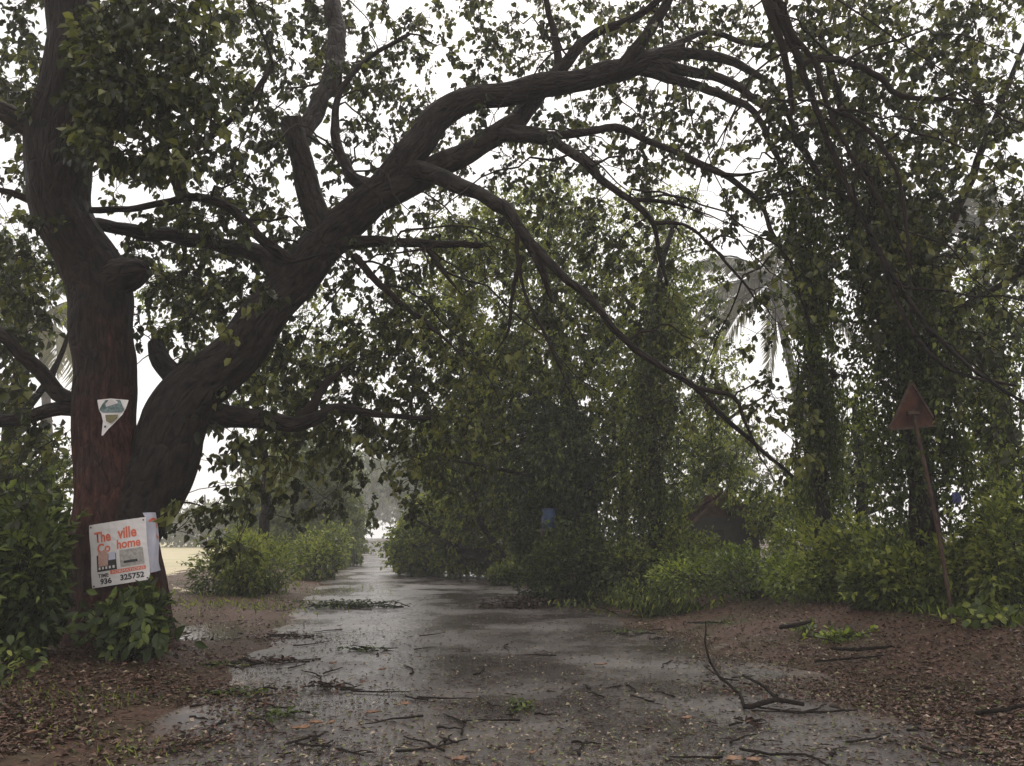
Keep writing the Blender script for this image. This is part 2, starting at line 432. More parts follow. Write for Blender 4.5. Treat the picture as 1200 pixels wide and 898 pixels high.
def puddle(outline, z, label):
    pts = [gp(a, b, z) for a, b in outline]
    Pp = np.array(pts + [pts[0]])
    # dense wobbly outline
    O = []
    for k in range(len(pts)):
        for t in np.arange(8) / 8:
            q = Pp[k] * (1 - t) + Pp[k + 1] * t
            O.append((q[0] + .12 * math.sin(q[1] * 5 + k) + .05 * math.sin(q[0] * 13), q[1] + .2 * math.sin(q[0] * 4.1 + k * 2), z))
    O = np.array(O); c = O.mean(0); c[2] = z
    V = np.vstack([c, O]); n = len(O)
    F = [(0, 1 + k, 1 + (k + 1) % n) for k in range(n)]
    tag(link('puddle', mesh_np('puddle', V, F, 3), M['water']), label, kind='structure')
puddle([(215, 752), (255, 754), (290, 740), (280, 724), (225, 726)], .022, 'bright puddle at the field edge by the large tree')

# pale open field left of the tree
m, nt, out = new_mat('field_grass'); M['field'] = m
tc = N_(nt, 'ShaderNodeTexCoord'); n1 = noise_tex(nt, tc.outputs['Object'], .25, 8, .65); n2 = noise_tex(nt, tc.outputs['Object'], 6, 5, .6)
r1 = ramp(nt, n1.outputs[0], [(.35, (.42, .33, .2)), (.65, (.3, .29, .13))])
p = N_(nt, 'ShaderNodeBsdfPrincipled'); p.inputs['Roughness'].default_value = .6; nt.links.new(r1.outputs[0], p.inputs['Base Color'])
b = N_(nt, 'ShaderNodeBump'); b.inputs['Strength'].default_value = .5; nt.links.new(n2.outputs[0], b.inputs['Height']); nt.links.new(b.outputs[0], p.inputs['Normal'])
nt.links.new(p.outputs[0], out.inputs[0])
fx, fy = np.linspace(-1, 0, 30), np.concatenate([np.linspace(11, 40, 40), np.linspace(42, 200, 30)])
X, Y = np.meshgrid(fx, fy)
Xw = cx(Y) - 6.5 + X * 150 + .5 * np.sin(Y * 1.3) * (X > -.02)
Z = gz(Xw, Y) + .03 * np.minimum(1, -X * 60) - .02
V = np.stack([Xw, Y, Z + .02], -1).reshape(-1, 3)
nx, ny = len(fx), len(fy)
i = np.arange(ny - 1)[:, None] * nx + np.arange(nx - 1)[None, :]
tag(link('field', mesh_np('field', V, np.stack([i, i + 1, i + nx + 1, i + nx], -1).reshape(-1, 4), 4), M['field']),
    'pale tan open field beyond the large tree', kind='structure')

# ------------------------------------------------------------------ tree machinery
class Tree:
    def __init__(s, name, loc, label, cat='tree', group=None):
        s.root = empty(name, loc, label, cat, group)
        s.P, s.Rd = [], []
        s.twigs = Tubes()
        s.LP, s.LD, s.LN, s.LL, s.LW, s.LT = [], [], [], [], [], []
    def limb(s, ctrl, name='limb', mat='bark', seg=14, rough=.05, step=.12, world=False, seed=None):
        if world: P = np.array([c[:3] for c in ctrl], float); Rr = np.array([c[3] for c in ctrl])
        else:
            P = np.array([at(*c[:3]) for c in ctrl]); Rr = np.array([c[3] * .475 * pxm(c[2]) for c in ctrl])
        P, Rr = crspline(P, Rr, step)
        n = len(P)
        if n > 6 and rough > 0:                              # gentle kinks along the limb
            dl = np.arange(n) * step; w_ = np.maximum(Rr * 5, .45); ph = np.cumsum(step / w_)
            a0 = rng.random(9) * 40
            jj = np.array([[mnoise.noise(Vector((ph[i_] * 1.6 + a0[k], a0[k + 3], 0))) for k in range(3)] for i_ in range(n)])
            P = P + jj * (Rr[:, None] * .38 + .006) * np.minimum(1, np.arange(n) / 6)[:, None]
            Rr = Rr * (1 + .16 * np.array([mnoise.noise(Vector((ph[i_] * 1.3 + a0[7], a0[8], 3))) for i_ in range(n)]))
        t = Tubes().add(P, Rr, seg, rough, rng.random() * 50 if seed is None else seed)
        o = t.build(name, M[mat], s.root)
        s.P.append(P); s.Rd.append(Rr)
        return o
    def thin(s, ctrl, world=False, seg=7):
        if world: P = np.array([c[:3] for c in ctrl], float); Rr = np.array([c[3] for c in ctrl])
        else:
            P = np.array([at(*c[:3]) for c in ctrl]); Rr = np.array([c[3] * .5 * pxm(c[2]) for c in ctrl])
        P, Rr = crspline(P, Rr, .12)
        n = len(P)
        j = rng.normal(size=(n, 3)) * .007; j[0] = 0
        P = P + j; Rr = Rr * np.minimum(1, .35 + .65 * (n - 1 - np.arange(n)) / 5)
        s.twigs.add(P, Rr, seg); s.P.append(P); s.Rd.append(Rr)
    def grow(s, C, rad, nl, ls, tint=.5, tint_var=.25, droop=.75, wind=(-.2, 0, 0), sub=4, maxr=.03, fine=True, wr=.55, twig_seg=5):
        """connect every clump centre in C to the skeleton and dress it with leaves"""
        P = np.concatenate(s.P); Rr = np.concatenate(s.Rd)
        d0 = np.array([np.min(np.linalg.norm(P - c, axis=1)) for c in C])
        cap = len(P) + len(C) * 6
        PP = np.zeros((cap, 3)); RR = np.zeros(cap); n = len(P)
        PP[:n] = P; RR[:n] = Rr
        wind = np.array(wind)
        for k in np.argsort(d0):
            c = C[k]
            dd = np.linalg.norm(PP[:n] - c, axis=1) + .5 * np.maximum(0, PP[:n, 2] - c[2] - .2)
            b = np.argmin(dd); p0 = PP[b]; ln = np.linalg.norm(c - p0)
            if ln > .06:
                r0 = min(RR[b] * .7, maxr, .009 + .009 * ln); r1 = .006
                t = np.linspace(0, 1, 7)[:, None]
                mid = (p0 + c) / 2 + np.array([0, 0, .12 * ln]) + rng.normal(size=3) * .12 * ln
                path = (1 - t) ** 2 * p0 + 2 * t * (1 - t) * mid + t * t * c + rng.normal(size=(7, 3)) * .025 * ln * np.array([0, 1, 1, 1, 1, 1, 0])[:, None]
                rr = r0 + (r1 - r0) * t[:, 0]
                s.twigs.add(path, rr, twig_seg, cap=False)
                PP[n:n + 6] = path[1:]; RR[n:n + 6] = rr[1:]; n += 6
            r = rad * (0.65 + .7 * rng.random()); m = max(3, int(nl * (0.55 + .9 * rng.random())))
            dirs = nrm(rng.normal(size=(sub, 3)) + np.array([0, 0, -.35]) + wind + (c - p0) / max(ln, .1) * .6)
            for dv in (dirs if fine else ()):
                e = c + dv * r
                s.twigs.add(np.array([c, c + dv * r * .5 + np.array([0, 0, .03 * r]), e]), np.array([.006, .005, .003]), 3, cap=False)
            ki = rng.integers(0, sub, m); tt_ = .1 + .95 * rng.random(m) ** .8
            bp = c + dirs[ki] * (r * tt_)[:, None] + rng.normal(size=(m, 3)) * r * .06
            D = nrm(dirs[ki] * .5 + unit(m) * .75 + np.array([0, 0, -droop]) + wind)
            s.LP.append(bp); s.LD.append(D); s.LN.append(unit(m) * .8 + np.array([0, 0, .6]))
            L = ls * (.45 + 1.05 * rng.random(m)); s.LL.append(L); s.LW.append(L * wr * (.8 + .4 * rng.random(m)))
            s.LT.append(np.clip(tint + rng.normal() * tint_var * .6 + rng.normal(size=m) * tint_var * .6, 0, 1))
    def add_leaves(s, P, D, N, L, W, T):
        s.LP.append(P); s.LD.append(D); s.LN.append(N); s.LL.append(L); s.LW.append(W); s.LT.append(T)
    def finish(s, mat, crown='crown', twig_name='twigs', hexa=False, twig_mat='twig'):
        if s.twigs.n: tag(s.twigs.build(twig_name, M[twig_mat], s.root), kind='stuff')
        if s.LP:
            o = leaves(crown, np.concatenate(s.LP), np.concatenate(s.LD), np.concatenate(s.LN), np.concatenate(s.LL),
                       np.concatenate(s.LW), np.concatenate(s.LT), M[mat], s.root, hexa)
            tag(o, kind='stuff')

def cells(grid, y0, cell, depth, per):
    """clump centres from a coarse density plan of the crown"""
    C = []
    for r, row in enumerate(grid):
        for c, ch in enumerate(row.split()):
            d = int(ch)
            if not d: continue
            px0, py0 = c * cell, y0 + r * cell
            cov = -math.log(1 - min(d, 9) / 10.0)
            k = rng.poisson(cov * per)
            for _ in range(k):
                px, py = px0 + rng.random() * cell, py0 + rng.random() * cell
                C.append(at(px, py, depth(px, py)))
    return C

# ================================================================== the large leaning tree
base = at(142, 760, 11.0)
big = Tree('large_tree', (base[0], base[1], gzz(base[0], base[1])), 'large dark tree with red-brown forked trunk arching over the road')
big.limb([(146, 800, 11, 140), (145, 770, 11, 124), (143, 740, 11, 110), (140, 690, 11, 100), (137, 640, 11, 93), (133, 580, 11, 83), (126, 500, 11, 73), (123, 440, 11, 67),
          (119, 395, 11, 69), (114, 350, 10.95, 75), (103, 310, 10.9, 76), (92, 280, 10.85, 70), (77, 245, 10.8, 70), (67, 200, 10.7, 74), (68, 150, 10.6, 72),
          (80, 105, 10.5, 64), (85, 50, 10.4, 62), (84, 0, 10.3, 66), (86, -70, 10.2, 60)], 'trunk', 'bark_trunk', 80, .075, .05)
big.limb([(150, 730, 11, 62), (155, 650, 11, 62), (166, 590, 11.05, 66), (186, 535, 11.1, 72), (212, 488, 11.15, 74), (240, 455, 11.2, 70), (280, 410, 11.3, 60), (315, 366, 11.4, 55), (345, 327, 11.5, 54),
          (385, 279, 11.6, 52), (430, 240, 11.6, 46), (465, 205, 11.6, 42), (490, 170, 11.6, 39), (515, 140, 11.7, 37), (555, 120, 11.8, 34), (620, 103, 12, 31),
          (680, 92, 12.1, 30), (730, 80, 12.2, 29), (770, 66, 12.3, 24), (800, 58, 12.4, 16)], 'limb', 'bark', 72, .065, .06)
LIMBS = [
    [(84, -50, 10.2, 50), (50, -130, 10, 38), (0, -230, 9.6, 26), (-60, -340, 9.2, 14)],
    [(86, -50, 10.2, 48), (140, -130, 10, 34), (220, -220, 9.7, 24), (330, -300, 9.6, 16), (430, -350, 9.6, 10)],
    [(770, 66, 12.3, 26), (815, 63, 12.4, 18), (860, 73, 12.3, 15), (890, 90, 12.1, 12), (912, 112, 12, 10), (930, 150, 11.9, 8)],
    [(760, 74, 12.3, 26), (810, 83, 12.2, 17), (860, 99, 12, 14), (900, 130, 11.8, 12), (935, 168, 11.6, 10), (965, 215, 11.5, 8)],
    [(750, 80, 12.3, 24), (800, 96, 12.2, 15), (850, 113, 12, 13), (885, 132, 11.8, 11), (900, 165, 11.6, 9), (920, 200, 11.5, 7)],
    [(775, 62, 12.3, 16), (805, 46, 12.5, 10), (835, 38, 12.7, 9), (880, 52, 12.9, 9), (930, 50, 13.1, 9), (985, 30, 13.3, 8), (1050, 8, 13.5, 6)],
    [(725, 84, 12.2, 26), (748, 55, 12.1, 22), (770, 22, 12, 19), (785, -5, 11.9, 17), (800, -60, 11.6, 14), (830, -140, 11, 10)],
    [(435, 238, 11.6, 40), (470, 220, 11.6, 46), (505, 198, 11.75, 42), (545, 178, 11.95, 38), (590, 152, 12.2, 34), (620, 125, 12.4, 27), (645, 95, 12.5, 22), (668, 68, 12.45, 20),
     (690, 43, 12.4, 16), (715, 33, 12.3, 14), (745, 20, 12.1, 13), (775, -5, 11.7, 13), (805, -50, 11, 13), (845, -70, 10.3, 14), (880, -35, 9.6, 15)],
    [(470, 200, 11.55, 30), (495, 200, 11.4, 32), (520, 209, 11.2, 28), (560, 226, 10.9, 24), (595, 248, 10.6, 22), (615, 275, 10.5, 20), (650, 315, 10.3, 14), (690, 350, 10.2, 12), (720, 385, 10.1, 11),
     (745, 410, 10.1, 11), (780, 432, 10, 10), (815, 455, 9.9, 9), (850, 490, 9.8, 8), (890, 525, 9.8, 6), (930, 560, 9.8, 4)],
    [(612, 272, 10.5, 18), (632, 310, 10.4, 13), (648, 355, 10.4, 6)],
    [(580, 158, 12.1, 22), (640, 163, 11.6, 18), (680, 186, 11, 16), (710, 215, 10.9, 13), (745, 240, 10.8, 11), (765, 262, 10.8, 8), (772, 295, 10.9, 6), (782, 335, 11, 4)],
    [(590, 152, 12.15, 20), (650, 158, 11.8, 15), (690, 156, 11.6, 13), (720, 150, 11.7, 13), (760, 165, 11.8, 11), (800, 183, 11.8, 10), (840, 200, 11.8, 9), (870, 220, 11.8, 9),
     (893, 242, 11.7, 8), (905, 275, 11.6, 8), (925, 310, 11.6, 7), (940, 350, 11.6, 6), (950, 390, 11.6, 5)],
    [(385, 290, 11.6, 46), (368, 245, 11.6, 40), (357, 200, 11.6, 36), (349, 165, 11.6, 38), (342, 146, 11.6, 40)],
    [(352, 165, 11.8, 26), (375, 120, 12.3, 30), (392, 70, 12.8, 31), (392, 20, 13.2, 29), (375, -40, 13.5, 24), (340, -120, 13.8, 15)],
    [(455, 222, 11.6, 30), (418, 212, 11.7, 21), (402, 188, 11.8, 18), (393, 155, 11.9, 16), (398, 110, 12, 10), (430, 70, 12.2, 8), (480, 40, 12.4, 6)],
    [(350, 312, 11.4, 20), (310, 283, 11.2, 17), (270, 245, 11.1, 15), (235, 232, 11, 14), (200, 236, 10.9, 12), (160, 243, 10.8, 11), (105, 247, 10.7, 10)],
    [(217, 233, 11, 13), (204, 205, 10.9, 12), (225, 178, 10.8, 11), (260, 150, 10.7, 9), (295, 115, 10.6, 8), (320, 75, 10.6, 6)],
    [(335, 335, 11.5, 44), (312, 302, 11.7, 32), (270, 290, 11.9, 27), (220, 280, 12, 24), (165, 272, 11.5, 22), (105, 262, 10.9, 20)],
    [(125, 480, 11, 30), (80, 468, 10.9, 23), (55, 445, 10.8, 20), (25, 415, 10.6, 18), (0, 392, 10.5, 18), (-40, 360, 10.3, 14), (-100, 330, 10, 9)],
    [(120, 484, 11, 26), (70, 478, 10.9, 20), (35, 488, 10.8, 18), (0, 494, 10.7, 17), (-50, 495, 10.5, 14), (-120, 480, 10.3, 8)],
    [(222, 488, 11.2, 50), (270, 487, 11.3, 31), (310, 490, 11.4, 26), (345, 498, 11.4, 20), (370, 492, 11.4, 18), (390, 480, 11.4, 15), (420, 482, 11.5, 11), (460, 488, 11.6, 8), (505, 490, 11.7, 5)],
    [(392, 284, 11.6, 30), (440, 283, 11.5, 18), (490, 285, 11.4, 14), (530, 286, 11.4, 11), (567, 288, 11.4, 8)],
    [(215, 455, 11.6, 34), (192, 425, 11.8, 26), (182, 402, 11.9, 22)],
    [(105, 345, 10.95, 50), (128, 330, 10.9, 56), (152, 322, 10.85, 46), (168, 318, 10.85, 26), (172, 317, 10.85, 10)],
    [(75, 175, 10.6, 44), (32, 146, 10.5, 32), (0, 130, 10.4, 27), (-50, 110, 10.2, 20), (-130, 60, 10, 10)],
    [(880, -40, 9.6, 16), (905, 5, 9.5, 15), (925, 45, 9.6, 13), (945, 95, 9.6, 11), (965, 150, 9.7, 10), (985, 200, 9.8, 9), (1005, 245, 9.8, 9), (1025, 285, 9.9, 8),
     (1050, 330, 9.9, 8), (1085, 380, 10, 7), (1130, 425, 10, 6), (1180, 460, 10, 5), (1215, 480, 10, 4)],
    [(1030, 290, 9.9, 8), (1042, 330, 9.9, 8), (1060, 370, 10, 7), (1090, 415, 10, 6), (1130, 440, 10, 5), (1190, 452, 10, 3)],
]
for L_ in LIMBS:
    k = .8 if L_[0][0] > 300 else .9
    big.limb([(a, b_, c, max(w * k, 4)) for a, b_, c, w in L_], seg=14 if L_[0][3] < 35 else 24)
THIN = [
    [(655, 82, 12.5, 12), (650, 40, 12.5, 9), (640, 0, 12.5, 8), (634, -60, 12.5, 5)],
    [(605, 262, 10.5, 6), (612, 335, 10.5, 4), (640, 395, 10.4, 4), (660, 440, 10.4, 3), (672, 470, 10.4, 3)],
    [(612, 300, 10.5, 6), (600, 345, 10.6, 5), (596, 390, 10.7, 4), (575, 420, 10.8, 3)],
    [(735, 234, 10.8, 6), (770, 236, 10.9, 5), (800, 242, 11, 4), (835, 255, 11.1, 3)],
    [(765, 262, 10.8, 6), (800, 262, 10.9, 4), (830, 285, 11, 4), (870, 330, 11.1, 3), (905, 380, 11.2, 2)],
    [(498, 288, 11.4, 7), (520, 318, 11.3, 7), (541, 346, 11.3, 5)],
    [(415, 300, 11.5, 10), (450, 338, 11.4, 8), (465, 352, 11.3, 8), (500, 378, 11.2, 6), (540, 415, 11.1, 4)],
    [(60, 250, 10.8, 13), (25, 230, 10.7, 9), (0, 222, 10.6, 8), (-50, 200, 10.4, 5)],
    [(345, 498, 11.4, 14), (368, 472, 11.5, 12), (385, 448, 11.6, 8), (420, 420, 11.8, 5)],
    [(884, -36, 9.6, 10), (900, 10, 9.52, 10), (918, 60, 9.6, 9), (927, 110, 9.8, 8), (928, 160, 10, 6)],
    [(884, -38, 9.6, 8), (912, 0, 9.5, 8), (930, 40, 9.5, 7), (955, 75, 9.6, 7), (975, 140, 9.7, 6), (1015, 210, 9.7, 5), (1040, 250, 9.7, 4), (1075, 330, 9.7, 3)],
    [(938, 78, 9.6, 9), (960, 68, 9.65, 9), (1000, 75, 9.8, 8), (1030, 90, 9.9, 8), (1055, 112, 10, 7), (1100, 115, 10, 6), (1160, 118, 10, 4)],
    [(972, 130, 9.7, 7), (1010, 145, 9.6, 6), (1050, 200, 9.6, 5), (1062, 270, 9.6, 4), (1068, 340, 9.6, 3)],
    [(815, 455, 9.9, 7), (860, 465, 9.8, 5), (875, 500, 9.8, 4), (905, 560, 9.8, 3)],
    [(800, 183, 11.8, 7), (850, 205, 11.7, 6), (900, 200, 11.6, 4)],
]
for L_ in THIN: big.thin(L_)
# crown: density plan of 50-unit cells (0 empty, 9 closed)
GRID = [
    "5 3 6 7 6 5 6 6 6 4 4 5 6 6 6 6 6 6 5 5 5 6 6 6",
    "5 3 8 8 7 5 5 6 6 6 4 4 5 5 5 4 4 5 4 5 6 6 6 6",
    "6 2 8 8 5 5 5 5 6 6 4 4 4 4 4 5 5 4 5 5 6 5 6 6",
    "4 1 6 6 5 5 5 5 4 5 4 3 4 5 5 5 4 4 5 5 5 5 5 5",
    "4 1 2 3 4 5 5 5 3 3 4 4 4 4 4 2 2 3 4 4 4 4 4 4",
    "6 1 1 4 5 5 5 5 4 3 4 4 3 3 3 2 2 2 3 4 4 4 4 4",
    "7 1 2 5 6 6 5 4 4 5 5 3 2 3 3 3 2 2 3 3 4 4 4 4",
    "5 0 1 3 5 5 4 4 5 6 5 4 2 2 2 3 2 2 2 2 3 3 3 3",
    "3 0 0 1 2 3 4 5 5 6 6 4 2 1 1 2 2 1 1 1 0 0 2 3",
    "4 0 0 0 2 3 5 6 6 6 6 4 1 0 0 1 2 1 1 1 0 0 1 2",
    "6 1 0 0 2 4 5 6 6 6 5 3 0 0 0 0 1 1 1 0 0 0 1 2",
    "6 1 0 0 2 4 4 4 3 3 2 1 0 0 0 0 0 0 0 0 0 0 0 1",
    "3 0 0 0 1 2 1 0 0 0 0 0 0 0 0 0 0 0 0 0 0 0 0 0"]
def dep(px, py):
    if px < 260 and py < 190 and px > 95: return 8.0 + 2.4 * rng.random()
    if px < 330: return (11.6 if rng.random() < .85 else 9.6) + 3.6 * rng.random() - 1.0 * (py > 480)
    if px < 900: return (12.4 if rng.random() < .88 else 10.6) + (4.4 if py < 250 else 2.6) * rng.random() ** .8
    return 10.0 + 3.6 * rng.random()
nodes_ = np.concatenate(big.P); rad_ = np.concatenate(big.Rd)
cand = np.where((rad_ < .17) & (nodes_[:, 2] > 4.0) & (nodes_[:, 0] > -4.5))[0]
for k in rng.choice(cand, 95, replace=False):               # long drooping branchlets under the arch
    p0 = nodes_[k]; ln = .9 + 1.9 * rng.random()
    d0 = nrm(np.array([rng.normal() * .7 + .35, rng.normal() * .6 - .15, .1 + rng.normal() * .35]))
    tt_ = np.linspace(0, 1, 10)[:, None]
    path = p0 + d0 * ln * tt_ + np.array([.05, 0, -.62]) * ln * tt_ ** 1.9 + np.cumsum(rng.normal(size=(10, 3)) * .028 * ln, 0) * (tt_ > 0)
    rr = np.linspace(min(.02, rad_[k] * .6), .006, 10)
    big.twigs.add(path, rr, 6); big.P.append(path); big.Rd.append(rr)
C = cells(GRID, 0, 50, dep, 17)
# unseen top of the crown above the frame, added to shade the trunk
TOP = ["2 2 3 3 3 3 3 3 3 3 3 3 3 3 3 3 3 3 3 2 2 2 2 2"] * 2 + ["4 4 5 5 5 5 5 5 5 4 4 4 4 4 4 4 4 4 4 4 4 4 4 4"] * 3
C2 = cells(TOP, -250, 50, lambda a, b_: 9 + 6 * rng.random(), 3.0)
Ca = np.array(C); near = (Ca[:, 0] < -2.2)
big.grow(Ca[near], .27, 25, .11, .42, .36, wr=.7)
big.grow(Ca[~near], .28, 24, .1, .48, .38, wr=.74)
big.grow(np.array(C2), .42, 26, .13, .5, .3, wr=.6)
big.finish('leaf_main', hexa=True)

# ------------------------------------------------------------------ hanging creepers
def strands(t, tops, bots, step, ls, tint=.45, wr=.6, spread=.06, leaf_down=.8, wind=(-.12, 0, 0)):
    for a, b_ in zip(tops, bots):
        n = max(4, int(np.linalg.norm(a - b_) / .35))
        tt_ = np.linspace(0, 1, n)[:, None]
        P = a * (1 - tt_) + b_ * tt_ + rng.normal(size=(n, 3)) * .05 * np.minimum(1, tt_ * 4)
        P[:, 0] += .1 * np.sin(tt_[:, 0] * 5 + rng.random() * 6)
        t.twigs.add(P, np.linspace(.008, .003, n), 4, cap=False)
        m = max(4, int(np.linalg.norm(a - b_) / step))
        f = np.sort(rng.random(m)) * (n - 1); i_ = np.minimum(f.astype(int), n - 2); g = (f - i_)[:, None]
        bp = P[i_] * (1 - g) + P[i_ + 1] * g + rng.normal(size=(m, 3)) * spread
        D = unit(m) * .8 + np.array([0, 0, -leaf_down]) + np.array(wind)
        L = ls * (.6 + .8 * rng.random(m))
        tb = np.clip(tint + rng.normal() * .15 + rng.normal(size=m) * .18, 0, 1)
        t.add_leaves(bp, D, unit(m) * .7 + np.array([0, -.4, .5]), L, L * wr, tb)
def column(t, pts, n, step, ls, tint, frac=(.3, 1.0), **kw):
    """pts: (px, py, Y, halfwidth px) from top to bottom; strands fall inside that sleeve"""
    tops, bots = [], []
    Q = np.array(pts, float)
    for _ in range(n):
        ln = frac[0] + (frac[1] - frac[0]) * rng.random()
        a = rng.random() * (1 - ln); f = np.array([a, a + ln]) * (len(Q) - 1)
        ang, rr = rng.random() * 6.28, rng.random() ** .5
        pr = []
        for ff in f:
            i_ = min(int(ff), len(Q) - 2); q = Q[i_] * (1 - ff + i_) + Q[i_ + 1] * (ff - i_)
            w = q[3] * pxm(q[2])
            pr.append(at(q[0], q[1], q[2]) + np.array([math.cos(ang) * rr * w, math.sin(ang) * rr * w * .8, 0]))
        for q in pr: q[2] = max(q[2], gzz(q[0], q[1]) + .05)
        tops.append(pr[0]); bots.append(pr[1])
    strands(t, tops, bots, step, ls, tint, **kw)

def groundpt(px, Y):
    q = at(px, 600, Y); return np.array([q[0], q[1], gzz(q[0], q[1])])

g = groundpt(1085, 13.2)
ct = Tree('creeper_tree', g, 'dark tree smothered in hanging creepers behind the triangular sign')
ct.limb([(*(g - [0, 0, .15]), .26), (*at(1078, 560, 13.2), .2), (*at(1062, 420, 13.1), .17), (*at(1050, 300, 13), .15), (*at(1020, 200, 12.8), .12), (*at(985, 120, 12.5), .08), (*at(960, 40, 12.3), .05)], 'trunk', 'bark', 18, .08, world=True)
ct.limb([(*at(1056, 350, 13.05), .1), (*at(1110, 270, 12.8), .08), (*at(1150, 180, 12.5), .06), (*at(1190, 80, 12.2), .04), (*at(1230, -20, 12), .03)], world=True)
ct.limb([(*at(1066, 440, 13.1), .09), (*at(1120, 370, 12.6), .07), (*at(1180, 330, 12.2), .05), (*at(1240, 300, 12), .03)], world=True)
ct.limb([(*at(1040, 270, 12.95), .09), (*at(985, 230, 12.6), .06), (*at(940, 200, 12.4), .04)], world=True)
column(ct, [(985, 130, 12.6, 40), (1030, 230, 12.9, 55), (1052, 330, 13, 62), (1060, 430, 13.0, 64), (1072, 540, 13.1, 60), (1082, 700, 13.1, 58)], 150, .022, .085, .28, (.2, .55))
column(ct, [(935, 160, 12.5, 26), (950, 260, 12.5, 34), (955, 350, 12.6, 30), (960, 420, 12.7, 18)], 45, .022, .08, .45, (.3, .8))
column(ct, [(1130, 330, 12.5, 45), (1150, 430, 12.5, 50), (1155, 520, 12.5, 50), (1160, 600, 12.6, 40)], 42, .024, .08, .5, (.25, .7))
GR = ["0 0 0 0 0 0 0 0 0 0 0 0 0 0 0 0 0 0 0 1 2 3 4 5"] * 3 + ["0 0 0 0 0 0 0 0 0 0 0 0 0 0 0 0 0 0 1 2 3 3 3 4"] * 2 + ["0 0 0 0 0 0 0 0 0 0 0 0 0 0 0 0 0 0 0 2 3 3 3 3"] * 4 + ["0 0 0 0 0 0 0 0 0 0 0 0 0 0 0 0 0 0 0 1 2 3 3 3"] * 3
strands(ct, [at(1092 + 9 * k, 360 + 12 * k, 10.72) for k in range(4)], [at(1088 + 8 * k, 470 + 34 * (k % 3), 10.7) for k in range(4)], .05, .075, .4)
ct.grow(np.array(cells(GR, 0, 50, lambda a, b_: 12.3 + 2.2 * rng.random(), 5)), .3, 24, .088, .5, .36)
ct.finish('leaf_mid', twig_name='stems', hexa=True)

g = groundpt(962, 15.5)
c2 = Tree('creeper_pillar', g, 'slim trunk wrapped in creeper standing left of the triangular sign', 'tree')
c2.limb([(*(g - [0, 0, .15]), .16), (*at(962, 560, 15.5), .13), (*at(958, 480, 15.4), .11), (*at(950, 380, 15.2), .09), (*at(935, 290, 15), .06), (*at(915, 220, 14.8), .04)], 'trunk', 'bark', 14, .08, world=True)
column(c2, [(945, 330, 15.2, 26), (955, 420, 15.3, 20), (960, 500, 15.4, 22), (965, 560, 15.5, 30), (962, 640, 15.5, 45)], 70, .024, .09, .42, (.25, .7))
GR = ["0 " * 17 + "1 3 2 0 0 0 0"] * 3
c2.grow(np.array(cells(GR, 250, 50, lambda a, b_: 14.5 + 1.5 * rng.random(), 3.2)), .3, 22, .1, .5, .3)
c2.finish('leaf_mid', twig_name='stems')

# ------------------------------------------------------------------ trees right of the road
def blobs(B, per):
    """B: (px, py, Y, rx px, ry px, n) ellipsoids of clump centres"""
    C = []
    for px, py, Y, rx, ry, n in B:
        c = at(px, py, Y); k = pxm(Y)
        v = unit(n) * (rng.random((n, 1)) ** .45)
        C.append(c + v * np.array([rx * k, (rx + ry) * .5 * k, ry * k]))
    C = np.concatenate(C)
    zg = gz(C[:, 0], C[:, 1]) + .15
    C[:, 2] = np.maximum(C[:, 2], zg)
    return C

g = groundpt(690, 23)
t = Tree('roadside_tree', g, 'dense green tree with drooping crown at the right bend of the road')
t.limb([(*(g - [0, 0, .2]), .38), (*at(685, 560, 23), .3), (*at(670, 480, 23), .25), (*at(650, 400, 23), .2), (*at(640, 320, 22.8), .13), (*at(650, 230, 22.5), .06)], 'trunk', 'bark', 18, .08, world=True, step=.25)
t.limb([(*at(675, 500, 23), .16), (*at(610, 450, 22.5), .12), (*at(560, 420, 22), .09), (*at(520, 440, 21.7), .05)], world=True, step=.25)
t.limb([(*at(665, 460, 23), .16), (*at(720, 390, 23), .12), (*at(760, 320, 23), .09), (*at(790, 270, 23), .05)], world=True, step=.25)
t.limb([(*at(648, 390, 23), .12), (*at(590, 330, 22.6), .09), (*at(550, 270, 22.3), .05)], world=True, step=.25)
t.grow(blobs([(545, 290, 24, 60, 60, 110), (500, 370, 24, 50, 60, 90), (770, 260, 25, 60, 50, 100), (640, 290, 23, 115, 90, 380), (700, 390, 23, 115, 80, 320), (560, 400, 22, 80, 95, 280), (640, 460, 22.5, 125, 60, 340), (690, 540, 23, 80, 70, 160), (780, 350, 23.5, 50, 80, 120), (560, 500, 22, 70, 60, 130)], 1), .5, 36, .12, .64, .5, sub=4, maxr=.04, fine=False)
t.finish('leaf_mid')

g = groundpt(768, 19.5)
t = Tree('creeper_pillar', g, 'tall creeper-clad trunk between the hut and the dense tree', 'tree')
t.limb([(*(g - [0, 0, .2]), .2), (*at(766, 560, 19.5), .16), (*at(764, 440, 19.5), .13), (*at(772, 330, 19.4), .09), (*at(790, 260, 19.3), .05)], 'trunk', 'bark', 14, .08, world=True, step=.2)
column(t, [(775, 300, 19.4, 24), (768, 400, 19.5, 24), (765, 500, 19.5, 26), (762, 600, 19.5, 36), (760, 660, 19.5, 55)], 90, .03, .1, .45, (.2, .6))
t.grow(blobs([(800, 350, 19.5, 45, 70, 60), (815, 470, 20, 45, 60, 60), (840, 540, 19, 40, 40, 40)], 1), .4, 24, .11, .55, .35)
t.finish('leaf_mid', twig_name='stems')

